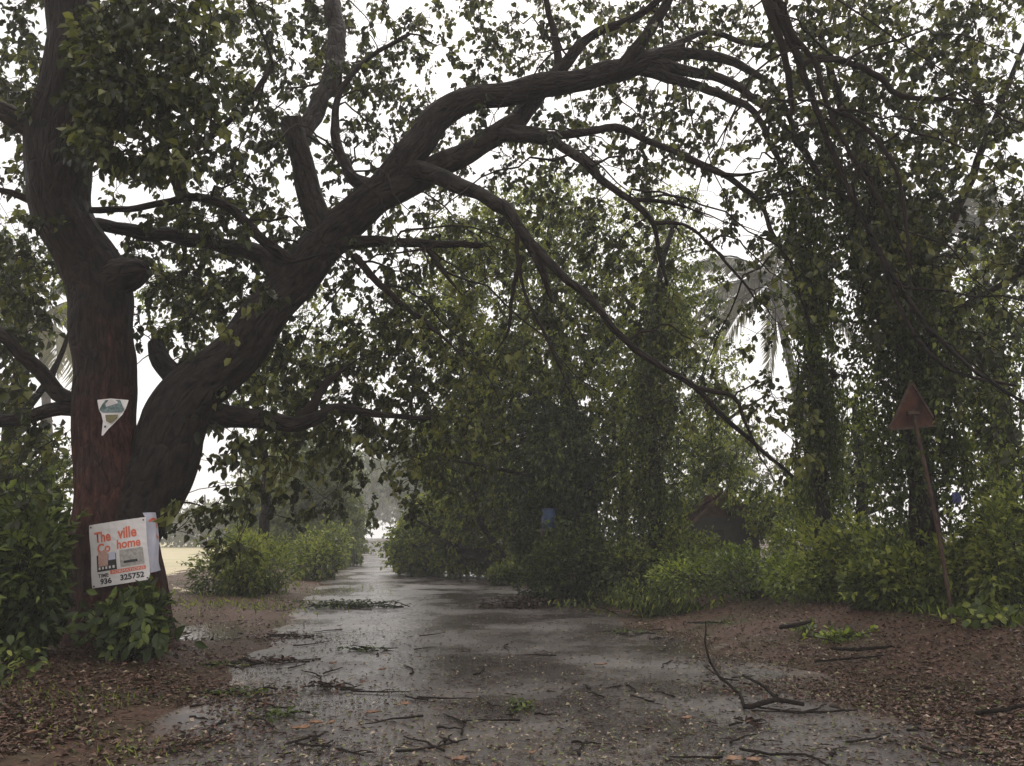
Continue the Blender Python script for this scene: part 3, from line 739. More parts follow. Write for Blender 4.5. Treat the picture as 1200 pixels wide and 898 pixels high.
def thicket(px, Y, B, label, rad=.45, nl=30, ls=.12, mat='leaf_dark', tint=.4, name='thicket_tree', py0=480):
    g = groundpt(px, Y); t = Tree(name, g, label)
    top = at(px, py0, Y)
    t.limb([(*(g - [0, 0, .2]), .2), (*(g * .5 + top * .5 + [.15, 0, 0]), .14), (*top, .05)], 'trunk', 'bark', 12, .07, world=True, step=.25)
    for k in range(5):
        q0 = g + (top - g) * (.35 + .12 * k); d0 = np.array([rng.normal() * 1.2, rng.normal() * .8, .5 + rng.random() * .6])
        t.limb([(*q0, .08), (*(q0 + d0 * .6 + [0, 0, .1]), .055), (*(q0 + d0 * 1.3), .025)], world=True, step=.25)
    t.grow(blobs(B, 1), rad, nl, ls, tint, .45, fine=False)
    t.finish(mat)
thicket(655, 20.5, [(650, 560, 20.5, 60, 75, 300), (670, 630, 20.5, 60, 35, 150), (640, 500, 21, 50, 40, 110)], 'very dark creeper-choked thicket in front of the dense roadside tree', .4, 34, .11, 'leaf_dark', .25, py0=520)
thicket(830, 27, [(830, 520, 27, 60, 60, 150), (890, 590, 26, 60, 30, 60), (800, 590, 26, 50, 40, 110), (850, 440, 28, 40, 50, 40)], 'loose leafy tree behind and over the thatched hut', .45, 26, .13, 'leaf_mid', .62, py0=450)
thicket(1000, 20, [(985, 560, 20, 60, 60, 130), (1030, 500, 20, 60, 70, 120), (920, 590, 21, 60, 40, 130), (1010, 640, 19, 70, 40, 140)], 'tangled tree filling the gap behind the creeper pillar', .42, 28, .11, 'leaf_mid', .55, py0=470)
thicket(1165, 17, [(1160, 420, 17, 60, 70, 70), (1180, 520, 17, 60, 60, 90), (1130, 340, 16.5, 50, 60, 45), (1190, 320, 16.5, 50, 70, 50)], 'leafy tree behind the sign at the right edge', .42, 28, .1, 'leaf_mid', .6, py0=340)
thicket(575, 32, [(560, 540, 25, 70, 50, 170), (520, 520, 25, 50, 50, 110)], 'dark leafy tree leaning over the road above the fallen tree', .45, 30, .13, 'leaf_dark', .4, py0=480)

thicket(725, 24, [(720, 560, 24, 60, 60, 170), (735, 470, 24, 55, 55, 130), (790, 600, 23, 50, 35, 110)], 'leafy tree filling the gap beside the creeper-clad trunk', .45, 30, .12, 'leaf_mid', .55, py0=460)

# storm-felled tree lying into the road
g = groundpt(640, 27)
t = Tree('fallen_tree', g, 'storm-felled leafy tree lying low across the far side of the road')
t.limb([(*(g + [1.2, 0, .1]), .3), (*(g + [-1.5, 1.2, .6]), .24), (*(g + [-3.6, 2.6, 1.0]), .16), (*(g + [-5.2, 4, 1.1]), .07)], 'trunk', 'bark', 16, .07, world=True, step=.25)
t.limb([(*(g + [-1.4, 1.2, .6]), .13), (*(g + [-2.2, 1.2, 1.8]), .09), (*(g + [-2.8, 1.5, 2.8]), .04)], world=True, step=.25)
t.limb([(*(g + [-3, 2.2, .9]), .1), (*(g + [-3.9, 1.7, 1.6]), .07), (*(g + [-4.6, 1.5, 2.0]), .03)], world=True, step=.25)
t.grow(blobs([(510, 630, 31, 44, 36, 190), (560, 615, 29.5, 60, 48, 260), (625, 610, 28, 50, 52, 240), (590, 570, 29, 70, 40, 200), (480, 645, 31.5, 28, 18, 90), (530, 590, 30, 40, 35, 110), (508, 656, 31, 42, 10, 90), (560, 655, 30, 55, 10, 110), (625, 655, 28.5, 45, 12, 90)], 1), .5, 34, .15, .58, .45, droop=.3, maxr=.04, fine=False)
t.finish('leaf_mid')

# distant hazy avenue
FAR = [
    (372, 590, 40, [(370, 570, 40, 44, 60, 330), (392, 610, 42, 34, 46, 260), (385, 640, 40, 36, 20, 200), (350, 630, 39, 45, 34, 200)], 'leaf_far', 'dense misty thicket closing the left side of the lane', .85),
    (422, 600, 66, [(396, 585, 66, 24, 60, 260), (398, 632, 66, 18, 18, 200), (412, 605, 95, 12, 40, 200)], 'leaf_far', 'pale thicket tree beside the lane just left of its far opening', 1.3),
    (395, 560, 85, [(372, 560, 85, 48, 65, 300), (345, 590, 82, 45, 60, 220), (390, 620, 84, 28, 40, 160)], 'leaf_far', 'misty rounded tree left of the road behind the roadside shrub', 1.7),
    (330, 590, 50, [(335, 560, 50, 50, 45, 220), (320, 610, 48, 50, 40, 180)], 'leaf_mid', 'bushy green tree left of the road beyond the field edge', 1.1),
    (485, 580, 110, [(482, 545, 110, 60, 46, 300), (515, 600, 105, 40, 45, 200)], 'leaf_far', 'pale misty tree right of the vanishing road', 2.2),
    (412, 600, 160, [(392, 590, 160, 28, 48, 200), (440, 568, 165, 60, 34, 340), (446, 590, 215, 40, 20, 120), (494, 600, 150, 24, 50, 220)], 'leaf_far', 'faint misty tree arching over the road end', 3.0),
    (850, 470, 55, [(850, 530, 55, 60, 50, 130), (810, 430, 55, 40, 60, 60)], 'leaf_far', 'hazy thin tree behind the thatched hut', 1.2),
    (240, 600, 110, [(225, 612, 110, 60, 22, 240), (290, 605, 108, 50, 26, 200)], 'leaf_far', 'low hazy tree line at the far side of the field', 2.0),
]
for px, py, Y, B, mt, lab, fs in FAR:
    g = groundpt(px, Y)
    t = Tree('distant_tree', g, lab, 'tree', 'misty trees in the distance')
    top = at(px, py - 20, Y)
    t.limb([(*(g - [0, 0, .3]), .3), (*(g * .5 + top * .5 + [.2, 0, 0]), .22), (*top, .1)], 'trunk', 'bark', 10, .05, world=True, step=.6)
    t.grow(blobs(B, 1), .8 * fs, 26, .24 * fs, .5, .35, sub=3, maxr=.06 * fs, twig_seg=3, fine=False)
    t.finish(mt)

# trees behind the trunk, left edge
g = groundpt(20, 17)
t = Tree('background_tree', g, 'dark leafy tree behind the trunk at the left edge')
t.limb([(*(g - [0, 0, .2]), .25), (*at(15, 520, 17), .2), (*at(25, 400, 17), .14), (*at(10, 280, 16.8), .07)], 'trunk', 'bark', 14, .07, world=True, step=.25)
t.limb([(*at(15, 500, 17), .1), (*at(60, 440, 17), .07), (*at(85, 380, 17), .03)], world=True, step=.25)
t.grow(blobs([(20, 560, 16.5, 80, 60, 150), (40, 620, 15, 70, 40, 120), (10, 330, 17, 70, 60, 90), (-60, 450, 16, 60, 120, 120)], 1), .42, 28, .12, .45, .35)
t.finish('leaf_mid')
g = groundpt(310, 24)
t = Tree('background_tree', g, 'slender leafy tree seen under the leaning limb beyond the fork')
t.limb([(*(g - [0, 0, .2]), .18), (*at(312, 560, 24), .14), (*at(300, 480, 24), .1), (*at(285, 380, 24), .05)], 'trunk', 'bark', 12, .07, world=True, step=.3)
t.grow(blobs([(230, 350, 24, 60, 50, 90), (270, 420, 24, 55, 45, 60), (330, 440, 24, 60, 60, 100), (400, 400, 24.5, 70, 70, 120)], 1), .5, 28, .14, .5, .35)
t.finish('leaf_mid')

# ------------------------------------------------------------------ coconut palms in the rain haze
def palm(px, topy, Y, label, nfr=15, L=3.6, sweep=(-.5, 0, 0), lean=15):
    g = groundpt(px + lean, Y); top = at(px, topy, Y)
    r = empty('coconut_palm', g, label, 'palm tree', 'palms in the mist')
    P, Rr = crspline([g - [0, 0, .3], g * .6 + top * .4 + [.25, 0, 0], top], [.055 * L, .042 * L, .035 * L], .4)
    Rr = Rr * (1 + .06 * (np.arange(len(Rr)) % 2))
    Tubes().add(P, Rr, 12, .03).build('trunk', M['bark_grey'], r)
    for k in range(nfr):
        az = k * 2.4 + rng.random() * .5; el = R(68) - R(95) * (k / nfr)
        d = np.array([math.cos(az) * math.cos(el), math.sin(az) * math.cos(el), math.sin(el)]) + np.array(sweep) * .5
        d = nrm(d)
        ln = L * (.85 + .3 * rng.random())
        tt_ = np.linspace(0, 1, 14)[:, None]
        path = top + d * ln * tt_ + np.array([0, 0, -1.0]) * ln * .55 * tt_ ** 2.2 + np.array(sweep) * ln * .35 * tt_ ** 2
        tube = Tubes().add(path, np.linspace(.014, .003, 14) * L * .7, 5)
        f = tube.build('frond', M['palm'], r)
        m = 120
        q = np.repeat(np.linspace(.12, .99, m // 2), 2) * 13
        i_ = np.minimum(q.astype(int), 12); gq = (q - i_)[:, None]
        bp = path[i_] * (1 - gq) + path[i_ + 1] * gq
        T = nrm(path[i_ + 1] - path[i_]); S = nrm(np.cross(T, [0, 0, 1.0])) * np.where(np.arange(m) % 2, 1, -1)[:, None]
        D = S * .6 + T * .6 + np.array([-.25, 0, -.8]) + rng.normal(size=(m, 3)) * .08
        Ls = ln * .24 * np.sin(np.clip(q / 13, .08, .97) * math.pi) ** .5 * (.9 + .2 * rng.random(m))
        leaves('leaflets', bp, D, np.cross(D, T), Ls, np.full(m, .015 * L), np.clip(.5 + rng.normal() * .2 + rng.normal(size=m) * .15, 0, 1), M['palm'], f)['kind'] = 'stuff'
palm(905, 330, 62, 'hazy coconut palm above the thatched hut', 18, 8.6, (-.35, 0, -.15), 58)
palm(1150, 262, 55, 'hazy coconut palm behind the creepers at the right edge', 14, 7.4, (-.45, 0, -.1))
palm(48, 372, 48, 'hazy coconut palm behind the trunk at the left edge', 14, 6.4, (-.3, 0, -.15))

# ------------------------------------------------------------------ shrubs
def shrub(name, px, Y, wpx, hpx, n, ls, mat, label, tint=.5, lobes=9, depth=1.0, cat='shrub', wr=.5, droop=.15, group=None, hexa=False, base=None):
    g = groundpt(px, Y) if base is None else np.array(base)
    k = pxm(Y); rx, h = wpx * .5 * k, hpx * k; ry = rx * depth
    t = Tree(name, g, label, cat, group)
    lob = []
    for i_ in range(lobes):
        a = rng.random() * 6.28; rr = rng.random() ** .5 * .8
        top = h * (1 - .3 * rr ** 2) * (.55 + .45 * rng.random())
        lob.append((g + np.array([math.cos(a) * rr * rx, math.sin(a) * rr * ry, top * .5]), rx * (.26 + .24 * rng.random()), top * .55))
    per = n // lobes
    for c, r_, hh in lob:
        b0 = g + np.array([rng.normal() * rx * .12, rng.normal() * ry * .12, -.05])
        for _ in range(4):
            e = c + unit(1)[0] * np.array([r_, r_, hh]) * .8
            e[2] = max(e[2], gzz(e[0], e[1]) + .1)
            mid = (b0 + e) / 2 + rng.normal(size=3) * .08 * h + np.array([0, 0, .1 * h])
            tt_ = np.linspace(0, 1, 6)[:, None]
            t.twigs.add((1 - tt_) ** 2 * b0 + 2 * tt_ * (1 - tt_) * mid + tt_ ** 2 * e, np.linspace(.012, .004, 6), 4, cap=False)
        for _ in range(5):                                  # stray sprigs that break the outline
            v0 = nrm(unit(1)[0] + np.array([0, -.2, .7])); s0 = c + v0 * np.array([r_, r_, hh]) * .8; e0 = s0 + v0 * (.12 + .22 * rng.random()) * h + np.array([-.05 * h, 0, 0])
            t.twigs.add(np.array([b0 * .3 + s0 * .7, s0, e0]), np.array([.006, .005, .003]), 4, cap=False)
            f_ = rng.random((14, 1)); bq = s0 * (1 - f_) + e0 * f_
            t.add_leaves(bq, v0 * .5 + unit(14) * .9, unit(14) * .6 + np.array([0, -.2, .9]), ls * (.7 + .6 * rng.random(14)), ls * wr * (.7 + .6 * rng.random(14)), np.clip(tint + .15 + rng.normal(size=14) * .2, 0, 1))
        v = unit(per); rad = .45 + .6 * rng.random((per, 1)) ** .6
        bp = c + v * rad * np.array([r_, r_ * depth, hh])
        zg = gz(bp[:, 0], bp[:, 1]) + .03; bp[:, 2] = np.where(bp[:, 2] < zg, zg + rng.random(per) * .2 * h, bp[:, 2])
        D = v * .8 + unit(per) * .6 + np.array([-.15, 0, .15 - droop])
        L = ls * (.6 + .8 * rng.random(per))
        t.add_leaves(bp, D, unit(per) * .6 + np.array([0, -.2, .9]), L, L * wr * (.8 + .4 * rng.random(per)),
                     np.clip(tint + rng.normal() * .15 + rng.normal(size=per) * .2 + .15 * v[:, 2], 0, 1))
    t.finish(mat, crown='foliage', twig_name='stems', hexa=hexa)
    return t
SH = [
    ('shrub', 372, 28, 62, 66, 1900, .14, 'leaf_mid', 'leafy bush at the left lane edge behind the bright bush', .55),
    ('shrub', 388, 37, 50, 62, 1500, .18, 'leaf_mid', 'hazy bush further along the left lane edge', .5),
    ('shrub', 400, 48, 34, 46, 1000, .22, 'leaf_far', 'pale bush at the left lane edge near the misty opening', .5),
    ('shrub', 315, 20.5, 135, 80, 4800, .11, 'leaf_mid', 'bright green bush at the left road edge past the large tree', .62),
    ('shrub', 290, 19.3, 50, 40, 1200, .10, 'leaf_mid', 'low leafy weeds beside the bright bush at the field edge', .5),
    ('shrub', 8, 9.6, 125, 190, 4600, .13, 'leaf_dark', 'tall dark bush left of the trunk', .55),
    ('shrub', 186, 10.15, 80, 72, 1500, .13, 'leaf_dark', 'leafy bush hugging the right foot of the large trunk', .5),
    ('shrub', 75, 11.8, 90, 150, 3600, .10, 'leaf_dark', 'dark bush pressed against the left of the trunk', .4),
    ('shrub', 880, 16, 210, 66, 4600, .10, 'leaf_bright', 'light green undergrowth in front of the thatched hut', .4),
    ('shrub', 985, 14.8, 160, 95, 4200, .12, 'leaf_mid', 'green bush mound at the foot of the creeper pillar', .5),
    ('shrub', 1060, 12.8, 130, 96, 3400, .12, 'leaf_mid', 'dark undergrowth behind the leaning sign post', .5),
    ('shrub', 1175, 12.2, 120, 170, 4400, .11, 'leaf_mid', 'bright green bush at the right edge beside the sign', .55),
    ('shrub', 1200, 16, 160, 150, 3600, .11, 'leaf_bright', 'pale green bush behind the right edge bush', .6),
    ('shrub', 735, 20, 190, 95, 5600, .11, 'leaf_mid', 'leafy undergrowth at the base of the creeper-clad trunk', .5),
    ('shrub', 680, 19.6, 150, 110, 4200, .12, 'leaf_dark', 'dark thicket at the foot of the dense roadside tree', .35),
    ('shrub', 795, 19.5, 90, 78, 3200, .11, 'leaf_mid', 'tangled bush left of the thatched hut', .5),
    ('shrub', 640, 18.7, 64, 88, 2200, .11, 'leaf_dark', 'dark bush in front of the blue drum', .4),
    ('shrub', 600, 25.5, 50, 32, 900, .12, 'leaf_mid', 'small bush clinging to the road edge by the fallen tree', .5),
    ('shrub', 945, 17.5, 90, 110, 3200, .10, 'leaf_mid', 'leafy bush right of the thatched hut', .5),
]
for a in SH: shrub(*a)

# individually leaved plants close to the camera
def leaf_proto(name, mat, L, W, tint, curl):
    xs_ = [(0, 0), (.18, .34), (.42, .5), (.68, .4), (.88, .17), (1, 0)]
    V = [(0, y * L, -curl * y * y * L) for y, _ in xs_]
    V += [(w * W, y * L, .1 * W * (w > 0) - curl * y * y * L) for y, w in xs_[1:-1]]
    V += [(-w * W, y * L, .1 * W * (w > 0) - curl * y * y * L) for y, w in xs_[1:-1]]
    F = []
    for sft in (6, 10):
        F.append((0, sft, 1)); F += [(1 + i_, sft + i_, sft + i_ + 1, 2 + i_) for i_ in range(3)]; F.append((4, sft + 3, 5))
    me = bpy.data.meshes.new(name); me.from_pydata(V, [], F)
    a = me.attributes.new('tint', 'FLOAT', 'POINT'); a.data.foreach_set('value', np.full(len(V), tint, np.float32))
    me.materials.append(M[mat]); me.update()
    return me
def leafy_plant(name, g, rx, ry, h, n, L, mat, label, cat='plant', wr=.55, nstem=9, center=None, facing=(0, -.4, .5)):
    e = empty(name, g, label, cat)
    protos = [leaf_proto('leaf', mat, L * s_, L * s_ * wr, tv, cu) for s_, tv, cu in ((1, .4, .25), (.8, .55, .35), (1.15, .3, .3), (.9, .75, .2), (.7, .9, .3))]
    tb = Tubes(); ends = []
    for k in range(nstem):
        a = rng.random() * 6.28; rr = rng.random() ** .6
        end = np.array([math.cos(a) * rr * rx, math.sin(a) * rr * ry, h * (1 - .5 * rr * rr) * (.6 + .4 * rng.random())])
        tt_ = np.linspace(0, 1, 8)[:, None]
        b0 = np.array([rng.normal() * rx * .1, rng.normal() * ry * .1, -.06]); mid = end * np.array([.3, .3, .75])
        path = (1 - tt_) ** 2 * b0 + 2 * tt_ * (1 - tt_) * mid + tt_ ** 2 * end
        tb.add(path + g, np.linspace(.012, .004, 8), 5); ends.append(path)
    tb.build('stems', M['twig'], e)
    for k in range(n):
        path = ends[rng.integers(nstem)]; f = (.25 + .75 * rng.random() ** .7) * 6.99; i_ = int(f)
        p_ = path[i_] * (1 - f + i_) + path[i_ + 1] * (f - i_) + rng.normal(size=3) * np.array([rx, ry, h]) * .10
        p_[2] = max(p_[2], .03 + gzz(g[0] + p_[0], g[1] + p_[1]) - g[2])
        d = nrm(p_ * np.array([1, 1, .4]) / max(rx, .01) * .5 + rng.normal(size=3) * .55 + np.array([-.1, -.15, -.25]))
        nn = nrm(np.array(facing) + rng.normal(size=3) * .4)
        s_ = nrm(np.cross(d, nn)); nn = np.cross(s_, d)
        o = bpy.data.objects.new('leaf', protos[rng.integers(5)])
        o.matrix_local = Matrix(((s_[0], d[0], nn[0], p_[0]), (s_[1], d[1], nn[1], p_[1]), (s_[2], d[2], nn[2], p_[2]), (0, 0, 0, 1)))
        o.parent = e; COL.objects.link(o)
    return e
g = groundpt(160, 9.6); leafy_plant('shrub', g, .88, .5, .8, 300, .17, 'leaf_dark', 'broad-leaved shrub at the foot of the large trunk under the poster', 'shrub', .5, 22)
g = groundpt(8, 8.1); leafy_plant('shrub', g, .55, .4, .5, 110, .11, 'leaf_mid', 'small pale-leaved shrub in the lower left corner', 'shrub', .55, 12)
g = groundpt(1165, 10.6); leafy_plant('weed', g, .75, .45, .36, 120, .12, 'leaf_mid', 'bright broad-leaved weeds at the foot of the sign post', 'plant', .75, 14)
q = gp(985, 752, .15); leafy_plant('weed', np.array([q[0], q[1], gzz(q[0], q[1])]), .9, .35, .16, 80, .13, 'leaf_bright', 'low yellow-green fallen sprig at the right road edge', 'plant', .6, 9, facing=(0, 0, 1))
q = gp(945, 745, .1); leafy_plant('weed', np.array([q[0], q[1], gzz(q[0], q[1])]), .6, .4, .2, 70, .11, 'leaf_mid', 'green leafy tuft beside the puddle at the right verge', 'plant', .4, 9, facing=(0, 0, 1))

# torn-off leafy bough on the right of the road
q = gp(758, 720, .05)
g = np.array([q[0], q[1], gzz(q[0], q[1])])
t = Tree('leafy_bough', g, 'torn-off green leafy bough lying at the right edge of the road', 'branch')
for k in range(40):
    x0 = rng.normal() * .62 - .05; e = np.array([x0 + rng.normal() * .3, rng.normal() * .35, .25 + .45 * rng.random() * math.exp(-x0 * x0)])
    tt_ = np.linspace(0, 1, 6)[:, None]; b0 = np.array([x0 * .5 + .5, .1, .02]); mid = (b0 + e) / 2 + [0, 0, .2]
    path = g + (1 - tt_) ** 2 * b0 + 2 * tt_ * (1 - tt_) * mid + tt_ ** 2 * e
    t.twigs.add(path, np.linspace(.012, .004, 6), 4)
    m_ = 42; f = rng.random(m_) * 4.99; i_ = f.astype(int); bp = path[i_] + (path[i_ + 1] - path[i_]) * (f - i_)[:, None] + rng.normal(size=(m_, 3)) * .05
    bp[:, 2] = np.maximum(bp[:, 2], g[2] + .04)
    L = .14 * (.6 + .7 * rng.random(m_))
    t.add_leaves(bp, unit(m_) * .5 + np.array([-.2, -.2, -.75]), unit(m_) + np.array([0, -.5, .4]), L, L * .3, np.clip(.5 + rng.normal(size=m_) * .25, 0, 1))
t.finish('leaf_mid', 'foliage', 'stems')

# ------------------------------------------------------------------ thatched hut
hp = groundpt(852, 21.5)
hut = empty('thatched_hut', hp, 'small dark hut with brown thatched roof behind the undergrowth', 'hut')
def boxmesh(name, c, s_, mat, parent, rz=0):
    V = [(x * s_[0] / 2, y * s_[1] / 2, z * s_[2] / 2) for x in (-1, 1) for y in (-1, 1) for z in (-1, 1)]
    F = [(0, 1, 3, 2), (4, 6, 7, 5), (0, 4, 5, 1), (2, 3, 7, 6), (0, 2, 6, 4), (1, 5, 7, 3)]
    ca, sa = math.cos(rz), math.sin(rz)
    V = [(c[0] + x * ca - y * sa, c[1] + x * sa + y * ca, c[2] + z) for x, y, z in V]
    me = bpy.data.meshes.new(name); me.from_pydata(V, [], F); me.update()
    return link(name, me, M[mat] if isinstance(mat, str) else mat, parent)
boxmesh('wall', hp + [0, .9, .75], (1.75, 1.5, 1.7), 'mud_wall', hut)
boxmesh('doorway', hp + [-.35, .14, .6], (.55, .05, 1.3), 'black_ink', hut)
rt = Tubes(); ridge = hp[2] + 2.35
P_, D_, L_ = [], [], []
for k in range(1700):
    u = rng.random(); sd = 1 if rng.random() < .5 else -1; v = rng.random()
    P_.append(hp + np.array([sd * v * 1.15, .05 + u * 1.8, 2.3 - v * .95 + rng.normal() * .03 - hp[2] + hp[2]]))
    D_.append(np.array([sd * 1.15, rng.normal() * .25, -.95 + rng.normal() * .12])); L_.append(.35 + .25 * rng.random())
rf = leaves('roof', np.array(P_), np.array(D_), np.array([[d[2] * -1, 0, abs(d[0])] for d in D_]), np.array(L_), np.full(1700, .06), rng.random(1700) * .5, M['litter'], hut)
for sd in (-1, 1):
    V = [hp + np.array(v) for v in ((0, 0, 2.28), (0, 1.9, 2.28), (sd * 1.3, 1.9, 1.2), (sd * 1.3, 0, 1.2), (0, 0, 2.16), (0, 1.9, 2.16), (sd * 1.3, 1.9, 1.08), (sd * 1.3, 0, 1.08))]
    F = [(0, 1, 2, 3), (7, 6, 5, 4), (0, 3, 7, 4), (1, 5, 6, 2), (3, 2, 6, 7), (0, 4, 5, 1)]
    me = bpy.data.meshes.new('roof_slope'); me.from_pydata([tuple(v) for v in V], [], F); me.update(); link('roof_slope', me, M['thatch'], hut)
V = [tuple(hp + np.array(v)) for v in ((-.86, .16, 1.58), (.86, .16, 1.58), (0, .16, 2.15))]
me = bpy.data.meshes.new('gable'); me.from_pydata(V, [], [(0, 1, 2)]); me.update(); link('gable', me, M['thatch'], hut)

# small coloured scraps deep in the greenery
q = at(643, 619, 19.4); qz = gzz(q[0], q[1])
bl = empty('water_drum', (q[0], q[1], qz), 'blue plastic drum on a stand half hidden in bushes right of the road', 'drum')
P, Rr = crspline([(q[0], q[1], q[2] + z_) for z_ in (0, .12, .26, .4)], [.15, .175, .175, .15], .05)
Tubes().add(P, Rr, 24).build('body', M['blue'], bl)
Tubes().add([(q[0], q[1], q[2] + .41), (q[0], q[1], q[2] + .45)], [.16, .16], 24).build('lid', M['blue'], bl)
boxmesh('platform', np.array([q[0], q[1], q[2] - .045]), (.42, .42, .06), 'mud_wall', bl)
for sx_ in (-1, 1):
    for sy_ in (-1, 1):
        lx, ly = q[0] + sx_ * .17, q[1] + sy_ * .17
        Tubes().add([(lx, ly, qz - .1), (lx, ly, q[2] - .08)], [.03, .03], 8).build('leg', M['bark_grey'], bl)
q = at(1120, 577, 12.2)
V = []; F = []
for i_ in range(5):
    for j in range(5):
        V.append((q[0] + (i_ - 2) * .03 + .01 * math.sin(j), q[1] + .02 * math.sin(i_ * 2.1 + j), q[2] - j * .04 + .01 * math.sin(i_ * 3)))
F = [(i_ * 5 + j, i_ * 5 + j + 1, i_ * 5 + j + 6, i_ * 5 + j + 5) for i_ in range(4) for j in range(4)]
me = bpy.data.meshes.new('plastic_scrap'); me.from_pydata(V, [], F); me.update()
tag(link('plastic_scrap', me, M['blue_rag']), 'scrap of blue plastic caught in the creepers right of the sign post', 'scrap')
q = groundpt(1200, 24)
w = boxmesh('boundary_wall', q + [1.2, 0, .9], (5, .2, 2.0), 'tan_wall', None)
tag(w, 'tan rendered boundary wall glimpsed behind the right edge bushes', 'wall')

# ------------------------------------------------------------------ triangular road sign (seen from behind)
sb = at(1118, 728, 11.0); sb[2] = gzz(sb[0], sb[1]); stp = at(1069, 480, 10.84)
sign = empty('road_sign', sb, 'rusty triangular road sign seen from behind on a leaning post', 'road sign')
P, Rr = crspline([sb - [0, 0, .2], sb * .5 + stp * .5 + [.03, 0, 0], stp], [.025, .025, .025], .3)
Tubes().add(P, Rr, 10).build('post', M['rust_post'], sign)
# triangle plate turned a little and tilted with the post
ax_u = nrm(stp - sb); ax_r = nrm(np.array([1.0, .42, 0]) - ax_u * np.dot([1.0, .42, 0], ax_u)) ; ax_n = np.cross(ax_r, ax_u)
tip, bl_, br_ = at(1068, 446, 10.92), at(1040, 505, 10.80), at(1101, 500, 11.06)
def prism(name, pts, th, mat, parent):
    n_ = nrm(np.cross(pts[1] - pts[0], pts[2] - pts[0])); k = len(pts)
    if n_[1] > 0: n_ = -n_
    V = [tuple(p_) for p_ in pts] + [tuple(p_ - n_ * th) for p_ in pts]
    F = [tuple(range(k)), tuple(range(2 * k - 1, k - 1, -1))] + [(i_, i_ + k, (i_ + 1) % k + k, (i_ + 1) % k) for i_ in range(k)]
    me = bpy.data.meshes.new(name); me.from_pydata(V, [], F); me.update()
    return link(name, me, M[mat] if isinstance(mat, str) else mat, parent)
cen = (tip + bl_ + br_) / 3
def rnd_corner(a, b_, c_, f=.09): return [a + (c_ - a) * f, a + (b_ - a) * f]
plate = prism('plate', [*rnd_corner(tip, br_, bl_), *rnd_corner(br_, bl_, tip), *rnd_corner(bl_, tip, br_)], .01, 'rust', sign)
nn_ = nrm(np.cross(br_ - tip, bl_ - tip)); nn_ = nn_ if nn_[1] < 0 else -nn_
for a_, b_ in ((tip, br_), (tip, bl_), (bl_, br_)):
    a2, b2 = a_ + (b_ - a_) * .05 + nn_ * .014, b_ + (a_ - b_) * .05 + nn_ * .014
    inn = nrm(cen - (a2 + b2) / 2)
    prism('rim', [a2, b2, b2 + inn * .035, a2 + inn * .035], .028, 'rust_post', plate)
boxmesh('bracket', stp + [.0, -.01, -.05], (.16, .07, .05), 'rust_post', sign)

# ------------------------------------------------------------------ posters on the trunk
def quad_uv(c4):
    """maps (u right, v down) in 0..1 onto a sheet whose four corners are tl, tr, br, bl, bowed round the trunk"""
    tl, tr, br, bl = [np.array(c) for c in c4]
    nn = nrm(np.cross(tr - tl, bl - tl)); nn = nn if nn[1] < 0 else -nn
    def f(u, v, lift=0.0):
        p_ = (tl * (1 - u) + tr * u) * (1 - v) + (bl * (1 - u) + br * u) * v
        bow = .05 * (1 - (2 * u - 1) ** 2) + .006 * math.sin(v * 9 + u * 4) + .004 * math.sin(u * 17 + v * 11) + .012 * v * u * math.sin(v * 5)
        return p_ + nn * (bow + lift)
    return f
def sheet(name, f, poly, mat, parent, lift=0.0, nu=10, nv=10, u0=0, u1=1, v0=0, v1=1, th=.002):
    V, F = [], []
    for j in range(nv + 1):
        for i_ in range(nu + 1):
            u = u0 + (u1 - u0) * i_ / nu; v = v0 + (v1 - v0) * j / nv
            if poly: u, v = poly(u, v)
            V.append(tuple(f(u, v, lift)))
    for j in range(nv):
        for i_ in range(nu):
            a = j * (nu + 1) + i_; F.append((a, a + 1, a + nu + 2, a + nu + 1))
    me = bpy.data.meshes.new(name); me.from_pydata(V, [], F); me.update()
    return link(name, me, M[mat] if isinstance(mat, str) else mat, parent)
def lettering(txt, f, u0, u1, v0, v1, mat, parent, lift=.004, name='lettering', bold=.0, shear=0.0):
    cu = bpy.data.curves.new('txt', 'FONT'); cu.body = txt; cu.resolution_u = 3; cu.offset = bold; cu.shear = shear
    ob = bpy.data.objects.new('txt', cu); COL.objects.link(ob)
    dg = bpy.context.evaluated_depsgraph_get(); me = bpy.data.meshes.new_from_object(ob.evaluated_get(dg))
    bpy.data.objects.remove(ob)
    co = np.array([v.co[:2] for v in me.vertices]); mn, mxx = co.min(0), co.max(0)
    q = (co - mn) / (mxx - mn)
    V = np.array([f(u0 + (u1 - u0) * a, v1 + (v0 - v1) * b_, lift) for a, b_ in q], dtype=np.float32)
    me.vertices.foreach_set('co', V.ravel()); me.update(); me.name = name
    me.materials.clear(); me.materials.append(M[mat])
    return link(name, me, None, parent)
YP = 10.36
f = quad_uv([at(104.5, 616, YP), at(170.5, 606, YP), at(176, 679, YP), at(108, 690, YP)])
q = f(.5, 1)
po = empty('poster', q, 'white printed poster with red heading nailed to the trunk', 'poster')
sheet('sheet', f, None, 'paper', po)
for tx, a in (('The', (.10, .40, .13, .30)), ('ville', (.52, .84, .11, .29)), ('Co', (.14, .38, .32, .47)), ('home', (.50, .90, .30, .45))):
    lettering(tx, f, *a, 'red_ink', po, bold=.03)
sheet('photo_panel', f, None, 'black_ink', po, .003, 4, 4, .12, .48, .50, .76)
sheet('photo_building', f, None, 'building_print', po, .005, 3, 3, .15, .33, .44, .68)
sheet('photo_sky', f, None, 'paper_blue', po, .005, 3, 3, .34, .47, .48, .60)
for k in range(5): sheet('photo_arch', f, None, 'paper', po, .0055, 1, 1, .15 + k * .065, .185 + k * .065, .69, .73)
sheet('photo_panel', f, None, 'grey_print', po, .003, 4, 4, .54, .93, .47, .74)
